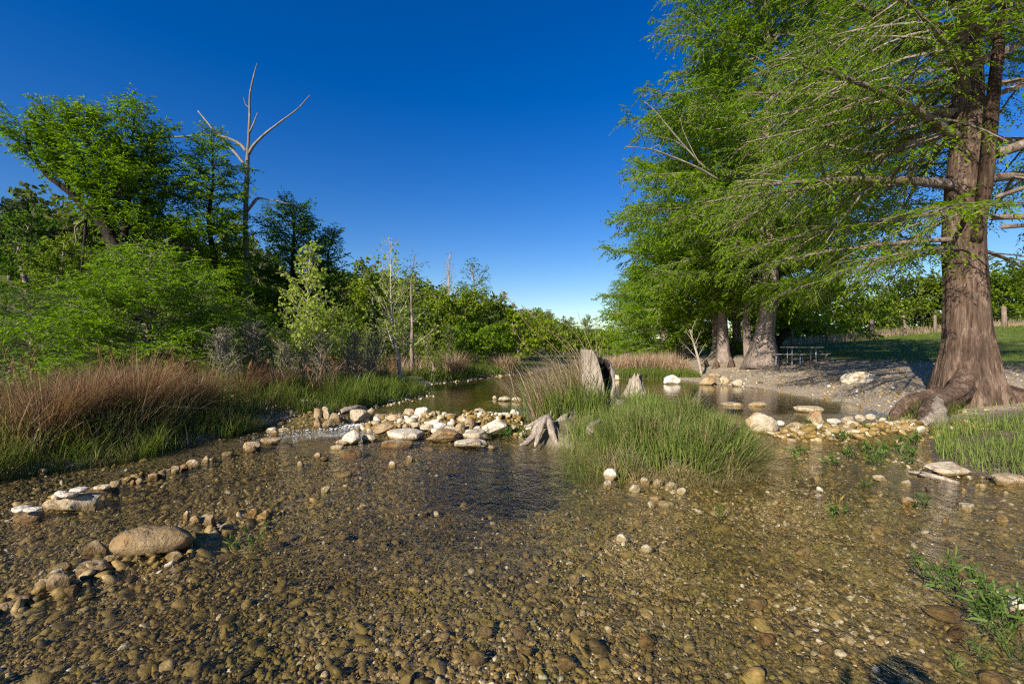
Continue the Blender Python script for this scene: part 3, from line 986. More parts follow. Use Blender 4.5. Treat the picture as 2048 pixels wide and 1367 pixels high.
# right hand boughs and uprights, dead snags hanging
uprights = [([P(262, 530, 18.2), P(290, 500, 18.4), P(330, 490, 18.6), P(400, 500, 18.6)], .17, .05), ([P(240, 515, 18.1), P(252, 440, 18.2), P(262, 340, 18.3), P(268, 228, 18.2)], .16, .02),
            ([P(262, 520, 18.3), P(285, 430, 18.7), P(300, 340, 19), P(312, 270, 19)], .14, .02), ([P(215, 462, 18), P(205, 400, 17.8), P(190, 320, 17.6), P(172, 240, 17.4)], .12, .02),
            ([P(172, 420, 17.8), P(215, 405, 17.4), P(250, 370, 17)], .07, .02), ([P(140, 385, 17.6), P(120, 320, 17.8), P(118, 250, 17.8)], .07, .015)]
for q, (pp, ra, rb) in enumerate(uprights):
    s_ = spline(np.array(pp), 16) - lt
    tube(tb, s_, np.linspace(ra, rb, 16), 10, None, .35, True, 30 + q, .12)
tb.obj('trunk', M['bark_dark'], lt_t, True)
for q, (pp, ra, tn, mt) in enumerate([([P(172, 425, 17.6), P(170, 470, 17.6), P(165, 520, 17.6), P(160, 560, 17.6)], .06, .4, 'bark_dark'), ([P(168, 438, 17.5), P(150, 455, 17.5), P(153, 480, 17.5), P(148, 492, 17.5)], .03, .7, 'twig'),
                                  ([P(222, 510, 17.7), P(190, 530, 17.5), P(178, 545, 17.4)], .06, .5, 'bark_dark'), ([P(222, 505, 17.6), P(222, 540, 17.6), P(220, 560, 17.6)], .025, .8, 'twig')]):
    b_ = Buf()
    tube(b_, spline(np.array(pp), 10) - lt, np.linspace(ra, ra * .4, 10), 7, None, tn, True, 60 + q, .12)
    b_.obj('dead_branch', M[mt], lt_t, True)
rl = np.random.default_rng(9)
LL = []
for pl, n_, s0_, Lm, el_ in [(lpts, 30, .60, 2.2, 30)] + [((spline(np.array(u[0]), 16) - lt), (14 if i in (0, 4, 5) else 44), .12 if i in (1, 2) else .3, 2.0, 36) for i, u in enumerate(uprights)]:
    LL.append(limb_set(rl, pl, n_, s0_, .99, lambda s, Lm=Lm: Lm * (1.15 - .55 * s), lambda s, e=el_: e + 24 * s, -.06, .012))
limbs = tuple(np.concatenate([l[k] for l in LL]) for k in range(5))
grow(rl, limbs, dict(dens=3.8, ratio=.45, lmax=1.5), dict(dens=10, lmin=.22, lmax=.6, droop=.28, r=.005), dict(dens=20, len=.19, wid=.05), wb, cb, clump=.2, limb_tint=.35)
wb.obj('branches', M['bark_dark'], lt_t)
cb.obj('crown', M['cypress'], lt_t)


def at(px, Yd, dz=-.05):
    x = (px - CX) / F * Yd
    return (x, Yd, float(hgt(x, Yd)) + dz)


def height_to(py, Yd, base):
    return EYE + (HZ - py) / F * Yd - base[2]


b = at(425, 20.5)
cypress('narrow dark cypress standing between the leaning tree and the dead snag', b, height_to(262, 20.5, b), .17, 51, n=140, s0=.14, el=(0, 38), shape=lambda s: 2.3 * np.interp(s, [0, .3, .6, .85, 1], [.9, 1.0, .85, .6, .2]), mat='cypress', wmat='bark_dark', leaf=dict(dens=19, len=.19, wid=.052))
b = at(300, 11.5)
cypress('bright green bushy young cypress behind the dry grass on the left bank', b, height_to(505, 11.5, b), .07, 52, n=120, s0=.03, el=(0, 42), shape=lambda s: 2.35 * np.interp(s, [0, .3, .6, .85, 1], [1, 1.0, .78, .45, .2]), mat='cypress_bright', wmat='bark_mid',
        leaf=dict(dens=26, len=.13, wid=.032), twig=dict(dens=12, lmax=.55))
b = at(400, 13.5)
cypress('second bright young cypress close behind the right side of the bushiest one', b, height_to(560, 13.5, b), .06, 53, n=70, s0=.05, el=(0, 42), shape=lambda s: 1.5 * np.interp(s, [0, .3, .6, .85, 1], [1, 1.0, .78, .45, .2]), mat='cypress', wmat='bark_mid', leaf=dict(dens=20, len=.13, wid=.033))
b = at(62, 11.5)
cypress('low dark green young cypress at the left edge above the rusty grass', b, height_to(592, 11.5, b), .06, 54, n=74, s0=.05, el=(-2, 40), shape=lambda s: 1.7 * np.interp(s, [0, .3, .6, .85, 1], [1, 1.0, .75, .45, .2]), mat='cypress_dark', wmat='bark_mid', leaf=dict(dens=20, len=.13, wid=.033))
b = at(585, 24)
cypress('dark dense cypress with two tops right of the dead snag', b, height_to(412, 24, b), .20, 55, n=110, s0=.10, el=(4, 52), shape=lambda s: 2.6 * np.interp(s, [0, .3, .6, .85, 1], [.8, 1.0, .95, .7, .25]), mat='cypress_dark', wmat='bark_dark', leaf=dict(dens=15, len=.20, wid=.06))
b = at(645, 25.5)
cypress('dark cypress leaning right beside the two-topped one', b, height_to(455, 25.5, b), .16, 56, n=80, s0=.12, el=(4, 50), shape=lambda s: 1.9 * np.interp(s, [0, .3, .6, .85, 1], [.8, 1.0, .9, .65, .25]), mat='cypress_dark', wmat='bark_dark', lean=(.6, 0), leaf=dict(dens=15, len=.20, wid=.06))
b = at(826, 22)
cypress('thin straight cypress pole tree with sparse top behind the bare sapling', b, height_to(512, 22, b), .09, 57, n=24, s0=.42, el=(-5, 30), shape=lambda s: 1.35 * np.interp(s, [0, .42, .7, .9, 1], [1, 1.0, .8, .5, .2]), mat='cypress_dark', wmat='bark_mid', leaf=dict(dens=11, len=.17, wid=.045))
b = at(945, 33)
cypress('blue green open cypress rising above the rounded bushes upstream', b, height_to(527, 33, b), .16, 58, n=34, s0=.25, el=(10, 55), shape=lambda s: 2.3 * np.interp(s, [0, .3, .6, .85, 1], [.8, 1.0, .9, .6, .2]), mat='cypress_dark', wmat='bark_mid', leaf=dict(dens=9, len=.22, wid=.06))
b = at(897, 36)
tree('budding_tree', 'slender pale budding tree with upright bare twigs above the far left bank', 'tree', b, [(0, 0, 0), (.05, 0, 3), (.0, 0, 6), (.1, 0, height_to(508, 36, b))], [.10, .075, .05, .012],
     lambda r, s: limb_set(r, s, 40, .3, .97, lambda q: 2.2 * (1.2 - q), lambda q: 52 + 14 * q, .05, .011), dict(dens=2.2, ratio=.4, lmax=1.1, elev=.5), dict(dens=4, lmin=.15, lmax=.4, droop=.0, elev=.3, r=.008), dict(dens=7, len=.11, wid=.06, broad=True),
     M['sapling'], M['pale_bud'], 59)

# dead snag
db = np.array([-12.8, 22.0, .9])
dt = thing('dead_tree', 'tall leafless grey dead tree with four crooked boughs against the sky', 'tree', db)
Yd = 22.0
tb = Buf()
tube(tb, spline(np.array([db - [0, 0, .4], P(497, 640, Yd), P(495, 560, Yd), P(491, 460, Yd), P(493, 380, Yd), P(495, 330, Yd), P(496, 300, Yd), P(499, 240, Yd), P(500, 190, Yd), P(508, 150, Yd), P(514, 127, Yd)]), 50) - db,
     np.interp(np.linspace(0, 1, 50), [0, .3, .55, .62, .8, 1], [.16, .115, .085, .065, .042, .014]), 12, None, .5, True, 2, .10)
tb.obj('trunk', M['dead'], dt, True)
for q, (pp, ra, rb) in enumerate([
        ([P(494, 304, Yd), P(482, 290, Yd), P(462, 279, Yd), P(435, 271, Yd), P(400, 270, Yd - .2), P(355, 274, Yd - .4), P(312, 273, Yd - .5)], .085, .025),
        ([P(491, 332, Yd), P(470, 305, Yd), P(440, 276, Yd + .2), P(415, 245, Yd + .3), P(396, 222, Yd + .4)], .075, .03),
        ([P(497, 308, Yd), P(508, 290, Yd), P(530, 268, Yd - .2), P(562, 243, Yd - .4), P(595, 218, Yd - .5), P(620, 190, Yd - .6)], .08, .015),
        ([P(499, 265, Yd), P(506, 250, Yd), P(515, 226, Yd)], .05, .02),
        ([P(499, 215, Yd), P(492, 210, Yd), P(487, 196, Yd)], .03, .012),
        ([P(494, 424, Yd), P(504, 408, Yd - .1), P(515, 396, Yd - .2), P(535, 399, Yd - .3), P(556, 402, Yd - .4), P(580, 408, Yd - .5)], .06, .012),
        ([P(498, 420, Yd), P(512, 403, Yd), P(520, 396, Yd)], .03, .015)]):
    b_ = Buf()
    tube(b_, spline(np.array(pp), 18) - db, np.linspace(ra, rb, 18), 8, None, .55, True, 80 + q, .14)
    b_.obj('limb', M['dead'], dt, True)

# sycamore saplings
SYC = dict(dens=11, len=.12, wid=.11, broad=True, t0=.2)
b = at(612, 13.5)
tree('sycamore_sapling', 'leafy pale yellow green sycamore sapling before the dark trees', 'tree', b, [(0, 0, 0), (-.03, 0, 1.1), (.03, 0, 2.4), (.10, 0, 3.4), (.12, 0, height_to(492, 13.5, b))], [.04, .034, .026, .016, .006],
     lambda r, s: limb_set(r, s, 54, .14, .97, lambda q: 1.6 * (1.12 - q), lambda q: 38 + 18 * q, .05, .010), dict(dens=4.5, ratio=.5, lmax=.8, elev=.2), dict(dens=9, lmin=.14, lmax=.38, droop=.1), SYC, M['sapling'], M['sycamore'], 61)
b = at(803, 16)
tree('sycamore_sapling', 'nearly bare sycamore sapling with pale stem by the pool edge', 'tree', b, [(0, 0, 0), (-.10, 0, .9), (-.28, 0, 1.9), (-.38, 0, 3.4), (-.35, 0, height_to(482, 16, b))], [.075, .062, .045, .026, .008],
     lambda r, s: limb_set(r, s, 44, .20, .97, lambda q: 1.75 * (1.15 - q), lambda q: 22 + 42 * q, .12, .013), dict(dens=3.2, ratio=.46, lmax=.9, elev=.3), dict(dens=4, lmin=.14, lmax=.35, droop=.1), dict(dens=11, len=.12, wid=.10, broad=True, t0=.3), M['sapling'], M['sycamore'], 62)

# rounded broadleaf trees along the left bank, nearest first
BRL = dict(dens=15, len=.22, wid=.15, broad=True)


def bush_tree(label, px, Yd, top, wpx, seed, mat='broad', name='broadleaf_tree', n=44, leaf=None, s0=.12, group=None, dens=1.0, wmat='bark_mid', el=(8, 60), cat='tree'):
    b = at(px, Yd)
    Ht = height_to(top, Yd, b)
    w = wpx / F * Yd * .5
    rg = np.random.default_rng(seed)
    lf = dict(BRL, **(leaf or {}))
    k = max(Yd, 10) / 30.0
    lf['len'] = lf['len'] * k ** .8
    lf['wid'] = lf['wid'] * k ** .8
    pts = [(0, 0, 0), (rg.normal(0, .06) * Ht, 0, Ht * .3), (rg.normal(0, .06) * Ht, 0, Ht * .65), (rg.normal(0, .05) * Ht, 0, Ht * .93)]
    return tree(name, label, cat, b, pts, [.022 * Ht + .04, .02 * Ht + .02, .012 * Ht, .006 * Ht],
                lambda r, s: limb_set(r, s, n, s0, .97, lambda q: w * np.interp(q, [0, .3, .65, .9, 1], [.75, 1.0, .95, .62, .35]), lambda q: el[0] + (el[1] - el[0]) * q, -.06, .010),
                dict(dens=2.8 / k ** .6, ratio=.46, lmax=w * .6), dict(dens=5.5 / k ** .8, lmin=.2 * k, lmax=.5 * k, droop=.15, r=.007), dict(lf, dens=lf['dens'] / k), M[wmat], M[mat], seed, group, clump=.28)


for k, (px, Yd, top, w, mat, lb) in enumerate([
        (120, 22, 470, 150, 'broad', 'grey green leafy tree in shade under the leaning trunk'),
        (60, 25, 430, 170, 'cypress_dark', 'dark feathery tree at the left edge below the leaning crown'),
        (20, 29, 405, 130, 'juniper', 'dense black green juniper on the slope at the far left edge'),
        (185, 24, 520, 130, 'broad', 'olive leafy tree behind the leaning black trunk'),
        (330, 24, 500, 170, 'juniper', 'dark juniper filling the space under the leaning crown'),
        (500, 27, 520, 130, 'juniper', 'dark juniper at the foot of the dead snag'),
        (742, 30, 552, 130, 'broad_bright', 'round fresh green tree between the two sycamore saplings'),
        (690, 22, 620, 110, 'broad', 'low leafy tree right of the leafy sycamore sapling'),
        (790, 27, 580, 110, 'broad', 'leafy olive tree directly behind the bare sapling'),
        (868, 29, 575, 120, 'broad_bright', 'bushy yellow green tree right of the bare sapling'),
        (925, 32, 588, 130, 'broad_bright', 'rounded yellow green tree below the blue green cypress'),
        (985, 36, 612, 110, 'broad', 'rounded olive tree at the end of the tall bank trees'),
        (930, 25, 650, 100, 'cypress', 'low spreading cypress over the far dry grass'),
        (988, 28, 655, 90, 'cypress', 'small flat-topped cypress with dark trunk at the pool head'),
        (1040, 34, 625, 100, 'broad_bright', 'bright bush tree left of the stump top'),
        (1085, 42, 650, 100, 'broad_bright', 'pale green bush tree just above the slanting dry grass'),
        (1128, 55, 668, 90, 'broad', 'small far tree behind the stump at the river bend'),
        (1175, 75, 680, 80, 'broad', 'tiny far tree right of the river bend under open sky'),
        (1225, 62, 676, 80, 'broad_bright', 'tiny bright tree at the foot of the right bank cypresses')]):
    bush_tree(lb, px, Yd, top, w, 100 + k, mat)

# trees across the meadow at the right
for k, (px, Yd, top, w, mat, lb) in enumerate([
        (1590, 44, 600, 170, 'broad', 'leafy pasture tree behind the left fence posts'),
        (1668, 50, 560, 150, 'hill_leaf', 'dark pasture tree seen over the picnic table'),
        (1742, 46, 612, 130, 'broad', 'low pasture tree behind the thickest fence post'),
        (1822, 52, 572, 150, 'hill_leaf', 'dark pasture tree just left of the huge trunk'),
        (1900, 50, 570, 150, 'broad', 'pasture tree hidden behind the huge trunk'),
        (2005, 42, 560, 150, 'broad', 'pasture tree with dark stem right of the huge trunk'),
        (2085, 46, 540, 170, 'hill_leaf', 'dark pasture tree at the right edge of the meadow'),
        (1530, 55, 570, 150, 'hill_leaf', 'dark tree seen between the slim trunks and the tallest cypress')]):
    bush_tree(lb, px, Yd, top, w, 150 + k, mat, wmat='bark_dark', s0=.03, n=60, el=(-8, 60))
b = at(1549, 27)
tree('leaning_oak', 'small oak with a leaning black trunk behind the picnic table', 'tree', b, [(0, 0, 0), (.3, 0, .7), (.75, 0, 1.4), (1.0, 0, 2.2)], [.26, .22, .20, .10],
     lambda r, s: limb_set(r, s, 22, .5, .98, lambda q: 2.2, lambda q: 25 + 20 * q, -.05, .014), dict(dens=1.8, ratio=.4), dict(dens=3, lmin=.2, lmax=.4), dict(dens=9, len=.16, wid=.10, broad=True), M['bark_dark'], M['broad'], 171)

# ---- hillside trees: five kinds, many copies
protos = []
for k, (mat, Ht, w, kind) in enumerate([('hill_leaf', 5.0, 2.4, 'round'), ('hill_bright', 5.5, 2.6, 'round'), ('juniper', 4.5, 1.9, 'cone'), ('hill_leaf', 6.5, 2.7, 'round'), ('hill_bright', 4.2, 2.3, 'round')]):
    rg = np.random.default_rng(300 + k)
    wb, cb = Buf(), Buf()
    tube(wb, spline(np.array([(0, 0, -.5), (.1, 0, Ht * .4), (0, .1, Ht * .9)]), 10), np.linspace(.16, .03, 10), 8, None, .5, True, k, .1)
    tr = spline(np.array([(0, 0, 0), (.1, 0, Ht * .4), (0, .1, Ht * .9)]), 10)
    lim = limb_set(rg, tr, 30, .12, .97, lambda q: w * (np.interp(q, [0, .35, .7, 1], [.8, 1, .8, .35]) if kind == 'round' else np.interp(q, [0, .3, 1], [.9, 1, .15])), lambda q: 5 + 55 * q, -.05, .012)
    grow(rg, lim, dict(dens=2.0, ratio=.5, lmax=1.6), dict(dens=3.2, lmin=.3, lmax=.8, r=.012), dict(dens=7.5, len=.36, wid=.27, broad=True), wb, cb, clump=.3)
    protos.append((wb.mesh('trunk', M['bark_mid'], True), cb.mesh('crown', M[mat])))
rg = np.random.default_rng(404)
hill_lab = ['dark leafy hillside tree behind the left bank', 'light green hillside tree behind the left bank', 'dark conical hillside juniper behind the left bank', 'tall dark hillside tree behind the left bank', 'low light green hillside tree behind the left bank']
count = 0
for q in range(4000):
    if count >= 270:
        break
    y = 31 * (190 / 31) ** rg.uniform(0, 1)
    x = river_mid(y) - rg.uniform(11, 58) - y * .02
    if abs(x) / y > 1.45 or (y < 40 and x > -14):
        continue
    k = int(rg.choice(5, p=[.28, .22, .2, .15, .15]))
    s = rg.uniform(.75, 1.25) * (1 + .1 * (y > 90))
    t = thing('hillside_tree', hill_lab[k], 'tree', (x, y, float(hgt(x, y)) - .1), 'trees covering the hill on the left', rg.uniform(0, 6.28))
    t.scale = (s, s, s * rg.uniform(.85, 1.15))
    for nm, d in zip(('trunk', 'crown'), protos[k]):
        link(nm, d, t)
    count += 1
for q in range(46):
    y = rg.uniform(85, 240)
    x = river_mid(y) + rg.uniform(7 if y < 150 else -25, 75)
    k = int(rg.choice(5, p=[.34, .3, .02, .2, .14]))
    s = rg.uniform(.8, 1.2)
    t = thing('far_tree', 'distant tree on the flat land beyond the right bank', 'tree', (x, y, float(hgt(x, y)) - .1), 'distant trees beyond the right bank', rg.uniform(0, 6.28))
    t.scale = (s, s, s)
    for nm, d in zip(('trunk', 'crown'), protos[k]):
        link(nm, d, t)

# ------------------------------------------------------------------ stones


def rock_mesh(name, sx, sy, sz, kind, tint, seed, sub=4, mat=None):
    rg = np.random.default_rng(seed)
    V0, Fc = ico(sub)
    V = V0.copy()
    if kind == 'r':                                           # water worn: a few faint facets
        for _ in range(10):
            n = nrm(rg.normal(0, 1, 3))
            d = rg.uniform(.62, .90)
            V = V - np.maximum(V @ n - d, 0)[:, None] * n * .8
    if kind in ('a', 's'):                                    # broken, angular: cut by planes
        for _ in range(11 if kind == 'a' else 8):
            n = nrm(rg.normal(0, 1, 3) * ([1, 1, .8] if kind == 'a' else [1, 1, .5]))
            d = rg.uniform(.52, .84)
            pr = V @ n
            V = V - np.maximum(pr - d, 0)[:, None] * n * .93
    if kind in ('f', 's'):                                    # slab: flattened top and bottom
        V[:, 2] = np.sign(V[:, 2]) * np.abs(V[:, 2]) ** .6
        V[:, :2] *= (1 + .10 * vnoise(V0 * 1.3, seed)[:, None])
    if kind == 'b':                                           # long boulder with a waist
        V[:, 2] *= 1 - .22 * np.exp(-((V[:, 0] - .1) / .22) ** 2)
    amp = {'r': .10, 'a': .10, 'f': .09, 's': .09, 'b': .10}[kind]
    V = V * (1 + amp * fbm(V0 * 1.25 + seed * 1.7, 3, seed)[:, None] + .035 * fbm(V0 * 4.5, 3, seed + 3)[:, None] - .07 * np.maximum(0, .35 - np.abs(vnoise(V0 * 2.2 + seed, seed + 5)))[:, None])
    V = V / np.abs(V).max(0)
    V = V * np.array([sx, sy, sz]) * .5
    return mesh(name, V, [Fc], mat or M['rock'], np.full(len(V), tint), smooth=True)


ROCKS = []
GXX, GYY = np.meshgrid(GX, GY)


def shoal(x, y, r):
    """gravel banked up round a stone that stands out of the water"""
    j0, j1 = np.searchsorted(GY, [y - r - .5, y + r + .5])
    i0, i1 = np.searchsorted(GX, [x - r - .5, x + r + .5])
    d = np.hypot(GXX[j0:j1, i0:i1] - x, GYY[j0:j1, i0:i1] - y)
    GH[j0:j1, i0:i1] = np.maximum(GH[j0:j1, i0:i1], -.022 - .22 * np.maximum(d - r, 0))



def rock(name, label, x0, x1, y0, y1, tint, kind='r', group=None, zb=None, rz=None, tilt=0.0, depth=.75, seed=None, back=None):
    """a stone whose outline fills x0..x1, y0..y1 (px of the photo); it rests on the ground, or on zb"""
    seed = seed if seed is not None else int(x0 * 7 + y1 * 13)
    rg = np.random.default_rng(seed)
    cx = (x0 + x1) / 2
    # base point: march down the view ray until it meets the ground
    if zb is None or (zb < 0 and y1 > 900):
        Ys = np.linspace(1.5, 34, 1300)
        xs = (cx - CX) / F * Ys
        zr = EYE + (HZ - y1) / F * Ys
        gz = np.maximum(hgt(xs, Ys), -.04 if zb is None else -9) + (0 if zb is None else .3 * (x1 - x0) / F * Ys * .3)
        hit = np.argmax(zr <= gz)
        Yb = Ys[hit]
        zb_ = gz[hit]
    else:
        zb_ = zb
        Yb = (EYE - zb) * F / (y1 - HZ)
    if back is not None:
        Yb = back
        zb_ = EYE + (HZ - y1) / F * Yb
    w = (x1 - x0) / F * Yb / math.sqrt(1 + (depth * (cx - CX) / F) ** 2)
    d = w * depth
    a = math.atan2(EYE, Yb)
    vis = (y1 - y0) / F * Yb
    h = max((vis - d * math.sin(a) * .75) / math.cos(a), .30 * vis, .16 * w)
    Yc = Yb + d * .42
    Xc = (cx - CX) / F * Yc
    if kind == 'r':
        h = min(h, .68 * w)
    if zb is not None and zb == 0 and back is None:
        shoal(Xc, Yc, .5 * w)
    ext = h * .30                                             # sunk foot reaching the ground
    if back is None and (zb is None or abs(zb) < .05):
        ext = min(max(ext, zb_ - float(hgt(Xc, Yc)) + .015), .6 * h + .05)
    rot = rz if rz is not None else rg.uniform(-.35, .35)
    me = rock_mesh(name, w * 1.03, d, h + ext, kind, tint, seed, 4 if (x1 - x0) > 24 else 3)
    o = link(name, me, None, (Xc, Yc, zb_ - ext + (h + ext) / 2))
    o.rotation_euler = (rg.uniform(-.08, .08), tilt, rot)
    tag(o, label, 'rock', group)
    ROCKS.append(o)
    return o


G1 = 'stones of the rock dam'
DAM = [  # x0 x1 y0 y1 tint kind label
    (803, 829, 813, 834, .80, 'a', 'squarish cream stone left of the biggest round white stone on top of the dam'), (829, 859, 809, 833, 1.0, 'r', 'big round white stone standing highest on the rock dam'),
    (823, 840, 824, 842, .95, 'a', 'upright white stone wedged below the highest round white stone'), (808, 833, 833, 847, .95, 'r', 'oblong white stone at the left end of the dam below the cream block'),
    (802, 819, 844, 857, .62, 'r', 'small tan round stone low at the left end of the dam'), (817, 846, 842, 857, .66, 'a', 'tan broken stone above the big pale flat slab'),
    (838, 848, 834, 844, .55, 'r', 'small grey pebble under the highest white stone'), (847, 859, 832, 841, .95, 'r', 'small white stone right of the grey pebble under the highest stone'),
    (857, 882, 827, 840, .98, 'r', 'white stone just right of the highest round stone'), (846, 880, 838, 848, .92, 'f', 'long thin white slab in the middle of the dam'),
    (840, 870, 845, 860, .66, 'a', 'tan wedge stone between the pale flat slab and the white slab'), (881, 917, 825, 843, .70, 'a', 'wide tan block on the crest of the dam'),
    (866, 893, 843, 858, .98, 'r', 'bright white egg shaped stone in the centre of the dam'), (860, 890, 854, 866, .94, 'f', 'white flat stone above the ochre block of the dam'),
    (892, 912, 840, 852, .85, 'a', 'pale stone beneath the wide tan crest block'), (914, 934, 829, 846, .66, 'a', 'tan stone right of the wide crest block'),
    (926, 945, 826, 840, .88, 'r', 'pale stone left of the rounded buff crest boulder'), (943, 975, 814, 834, .74, 'r', 'rounded buff boulder on the crest of the dam'),
    (928, 957, 831, 857, .42, 'a', 'pointed ochre stone left of the big grey white boulder'), (910, 935, 843, 866, .48, 'a', 'ochre stone leaning left of the pointed ochre one'),
    (927, 948, 846, 859, .46, 'a', 'small brown ochre stone in front of the pointed ochre one'), (955, 972, 826, 845, .98, 'r', 'white upright stone against the big grey white boulder'),
    (970, 990, 821, 834, .90, 'r', 'pale round stone behind the big grey white boulder'), (1017, 1039, 816, 835, 1.0, 'a', 'white pointed stone right of the big grey white boulder'),
    (1008, 1021, 824, 835, .66, 'r', 'small tan stone left of the white pointed one'), (1020, 1038, 835, 849, .95, 'a', 'white stone under the white pointed one by the driftwood'),
    (1022, 1033, 848, 857, .80, 'r', 'small pale stone under the white stones by the driftwood'), (1039, 1054, 860, 871, .92, 'r', 'white stone at the foot of the driftwood root'),
    (962, 1015, 831, 868, .86, 'a', 'big rough grey white boulder at the right end of the dam'), (852, 927, 852, 883, .40, 'a', 'large ochre block with pitted face at the waterline of the dam'),
    (772, 854, 854, 878, .88, 's', 'large pale flat slab at the left waterline of the dam'), (920, 986, 853, 879, .76, 's', 'grey sloping slab below the big grey white boulder'),
    (908, 977, 873, 896, .90, 's', 'low white pitted slab lying in the water before the dam'), (931, 948, 857, 866, .98, 'f', 'small white oblong stone resting on the grey slab'),
    (947, 965, 850, 862, .96, 'a', 'white chip stone left below the big grey white boulder'), (887, 913, 850, 866, .78, 'a', 'pale broken stone heaped above the ochre block'),
    (740, 792, 839, 864, .40, 's', 'long ochre slab tilted up at the left end of the dam'), (774, 807, 826, 843, .56, 'a', 'tan slab leaning behind the tilted ochre slab'),
    (792, 806, 844, 858, .40, 'a', 'dark ochre stone wedged right of the tilted slab'), (899, 915, 862, 872, .9, 'r', 'small white pebble on the ochre block'),
    (976, 991, 889, 898, .85, 'r', 'lone small pale stone in the pool right of the low white slab')]
for x0, x1, y0, y1, t, k, lb in DAM:
    Yb = float(np.interp(y1, [833, 845, 858, 866, 880, 897], [8.95, 8.55, 8.15, 7.95, 7.66, 7.03]))
    rock('dam_stone', lb, x0, x1, y0, y1, t, k, G1, back=Yb, tilt=(-.35 if x0 == 740 else 0), depth=.8)
G2 = 'stones left of the riffle'
for x0, x1, y0, y1, t, k, lb, Yb in [
        (626, 646, 810, 840, .50, 'a', 'tall upright tan stone left of the riffle', 9.25), (643, 659, 804, 823, .62, 'r', 'rounded tan stone behind the upright one left of the riffle', 9.6),
        (619, 633, 825, 840, .45, 'r', 'small brown stone at the left foot of the upright one', 9.3), (646, 662, 818, 838, .66, 'a', 'grey slanting stone right of the upright one', 9.2),
        (657, 684, 822, 844, .42, 'a', 'ochre block right of the grey slanting stone', 9.15), (642, 671, 834, 856, .40, 'r', 'round ochre stone at the water edge left of the riffle', 8.75),
        (628, 644, 831, 856, .48, 'a', 'narrow ochre stone at the water edge below the upright one', 8.72), (696, 738, 816, 843, .70, 'a', 'large white topped ochre rock above the riffle', 9.3),
        (733, 751, 815, 826, .62, 'r', 'small tan stone right of the white topped rock', 10.2), (738, 779, 826, 840, .55, 's', 'flat tan slab where the pool spills into the riffle', 9.5)]:
    rock('stone', lb, x0, x1, y0, y1, t, k, G2, back=Yb)
